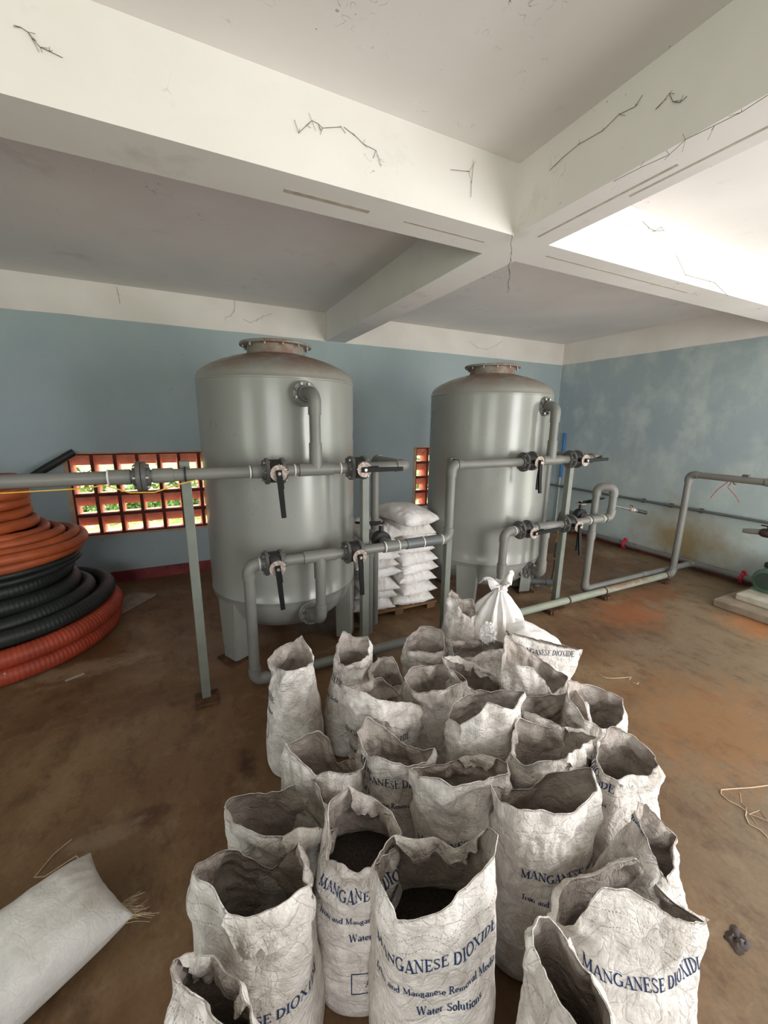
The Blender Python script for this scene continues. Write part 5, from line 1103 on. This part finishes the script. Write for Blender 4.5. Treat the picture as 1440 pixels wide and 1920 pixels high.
STRINGS = [
 ('loop of pale string trailing over the floor at the right edge', [(1.950,0.468,0.004),(1.962,0.498,0.004),(1.950,0.528,0.004),(1.979,0.553,0.004),(2.012,0.563,0.004),(2.011,0.590,0.004),(1.999,0.624,0.004),(2.008,0.654,0.004),(2.033,0.665,0.004),(2.090,0.644,0.004),(2.174,0.611,0.004),(2.255,0.585,0.004)], 0.0022),
 ('thin frayed string tangle inside the loop of pale string on the floor', [(2.093,0.620,0.004),(2.037,0.592,0.004),(2.036,0.573,0.004),(2.002,0.562,0.004),(2.024,0.531,0.004),(2.041,0.503,0.004),(2.070,0.541,0.004),(2.005,0.551,0.004),(1.980,0.514,0.004)], 0.0011),
 ('short pale string on the brown floor between the sacks and the rusty spill', [(2.311,1.481,0.004),(2.311,1.431,0.004),(2.353,1.405,0.004),(2.415,1.382,0.004),(2.472,1.362,0.004),(2.432,1.351,0.004)], 0.0016),
 ('tiny white hooked scrap of string on the brown floor, right of the short pale string', [(2.427,1.323,0.004),(2.436,1.301,0.004),(2.458,1.308,0.004),(2.459,1.326,0.004)], 0.0018),
]
coil('hose_coil', 'thick corrugated red-orange hose coil on the floor at the bottom of the hose heap', [(-1.33, 3.57, 0.67, 0.064), (-1.34, 3.58, 0.69, 0.178)], 0.060, 'red', 0.03, 0)
coil('hose_coil', 'thick corrugated black hose coil of several turns above the red-orange one', [(-1.34, 3.60, 0.655, 0.285), (-1.36, 3.60, 0.555, 0.325), (-1.36, 3.58, 0.49, 0.415), (-1.36, 3.60, 0.455, 0.510)], 0.054, 'black', 0.022, 1)
coil('hose_coil', 'thin smooth black hose coil squeezed between the black and the orange hoses', [(-1.30, 3.58, 0.47, 0.585), (-1.28, 3.58, 0.46, 0.622)], 0.022, 'black', 0, 2)
coil('hose_coil', 'wide orange hose coil lying on the black hoses', [(-1.26, 3.58, 0.455, 0.680), (-1.24, 3.57, 0.475, 0.735), (-1.25, 3.58, 0.42, 0.765), (-1.28, 3.58, 0.37, 0.80), (-1.30, 3.58, 0.33, 0.83)], 0.034, 'orange', 0, 3)
coil('hose_coil', 'narrow orange hose coil at the top of the hose heap, touching the long grey pipe', [(-1.32, 3.52, 0.30, 0.90), (-1.33, 3.52, 0.27, 0.97), (-1.32, 3.52, 0.25, 1.04), (-1.31, 3.50, 0.27, 1.11), (-1.31, 3.50, 0.25, 1.18)], 0.038, 'orange', 0, 4)
dh = MB().tube([(-1.75, 4.30, 0.0), (-1.62, 4.36, 0.6), (-1.38, 4.42, 1.0), (-1.15, 4.45, 1.16), (-0.92, 4.47, 1.305)], 0.034, 16).build('hose', MAT['black'])
tag(dh, 'stiff black hose end poking up against the back wall beside the breeze block window', 'hose')
for lb, pts in WEBS:
    P = [Vector(p) for p in pts]; m = MB().tube(P, 0.0009, 5); rw = random.Random(len(lb))
    for q in P[1:-1]:
        for k in range(2): m.tube([q, q+Vector((rw.uniform(-.018, .018), 0.0 if abs(P[0].x-1.476) > .01 else rw.uniform(-.03, .03), rw.uniform(-.03, .02)))], 0.0006, 4)
    tag(m.build('cobweb', MAT['web']), lb, 'cobweb')
m = MB(); rw = random.Random(4); pts = [Vector((1.46+rw.uniform(-.006, .006), 1.652+rw.uniform(-.004, .004), 2.472-0.24*k/12)) for k in range(13)]; m.tube(pts, 0.0012, 5)
for q in pts[3:]:
    m.tube([q, q+Vector((rw.uniform(-.014, .014), rw.uniform(-.01, .01), -rw.uniform(0.005, .03)))], 0.0010, 4)
tag(m.build('cobweb', MAT['web']), 'dark cobweb strand hanging straight down from the crossing of the two beams', 'cobweb')
for lb, pts, r in STRINGS:
    m = MB().tube([Vector((p[0], p[1], r)) for p in pts], r, 6); tag(m.build('string', MAT['string']), lb, 'string')
# scrap, stick and board on the floor
rw = random.Random(9); m = MB(); vs = []; n = 9
for i in range(n):
    for j in range(n):
        a, b_ = (i/(n-1)-.5), (j/(n-1)-.5); vs.append((1.445+a*0.06*(1+.3*rw.random())+b_*0.01, 0.352+b_*0.045*(1+.3*rw.random()), 0.002+0.014*rw.random()*(1-4*a*a)*(1-4*b_*b_)))
m.add(vs, [(i*n+j, (i+1)*n+j, (i+1)*n+j+1, i*n+j+1) for i in range(n-1) for j in range(n-1)]+[tuple(range(n))+tuple(i*n+n-1 for i in range(1, n))+tuple((n-1)*n+j for j in range(n-2, -1, -1))+tuple(i*n for i in range(n-2, 0, -1))])
tag(m.build('scrap', MAT['scrap']), 'crumpled dark brown scrap on the floor right of the big rolled sack', 'scrap')
st = MB().bbox((0, 0, 0.006), (0.10, 0.014, 0.012), 0.002).build('stick', MAT['paper'], smooth=False); st.location = (-0.765, 2.86, 0); st.rotation_euler = (0, 0, 0.45); tag(st, 'short pale stick on the floor in front of the red-orange hose', 'stick')
bd = MB().bbox((0, 0, 0.006), (0.42, 0.24, 0.012), 0.002).build('board', MAT['paper'], smooth=False); bd.location = (-0.60, 3.95, 0); bd.rotation_euler = (0, 0, 0.9); tag(bd, 'grimy flat board on the floor right of the hose heap, by the back wall', 'board')
# thin yellow cord tied along the long pipe
yc = MB().tube([(-1.6, 2.235, 1.292), (-0.85, 2.215, 1.285), (-0.45, 2.212, 1.290), (-0.36, 2.205, 1.300), (-0.26, 2.19, 1.262), (-0.16, 2.19, 1.258), (-0.05, 2.20, 1.290), (0.03, 2.215, 1.305)], 0.0032, 6).build('cord', MAT['yellow'])
tag(yc, 'thin yellow cord running under the long grey pipe before the breeze block window', 'cord')
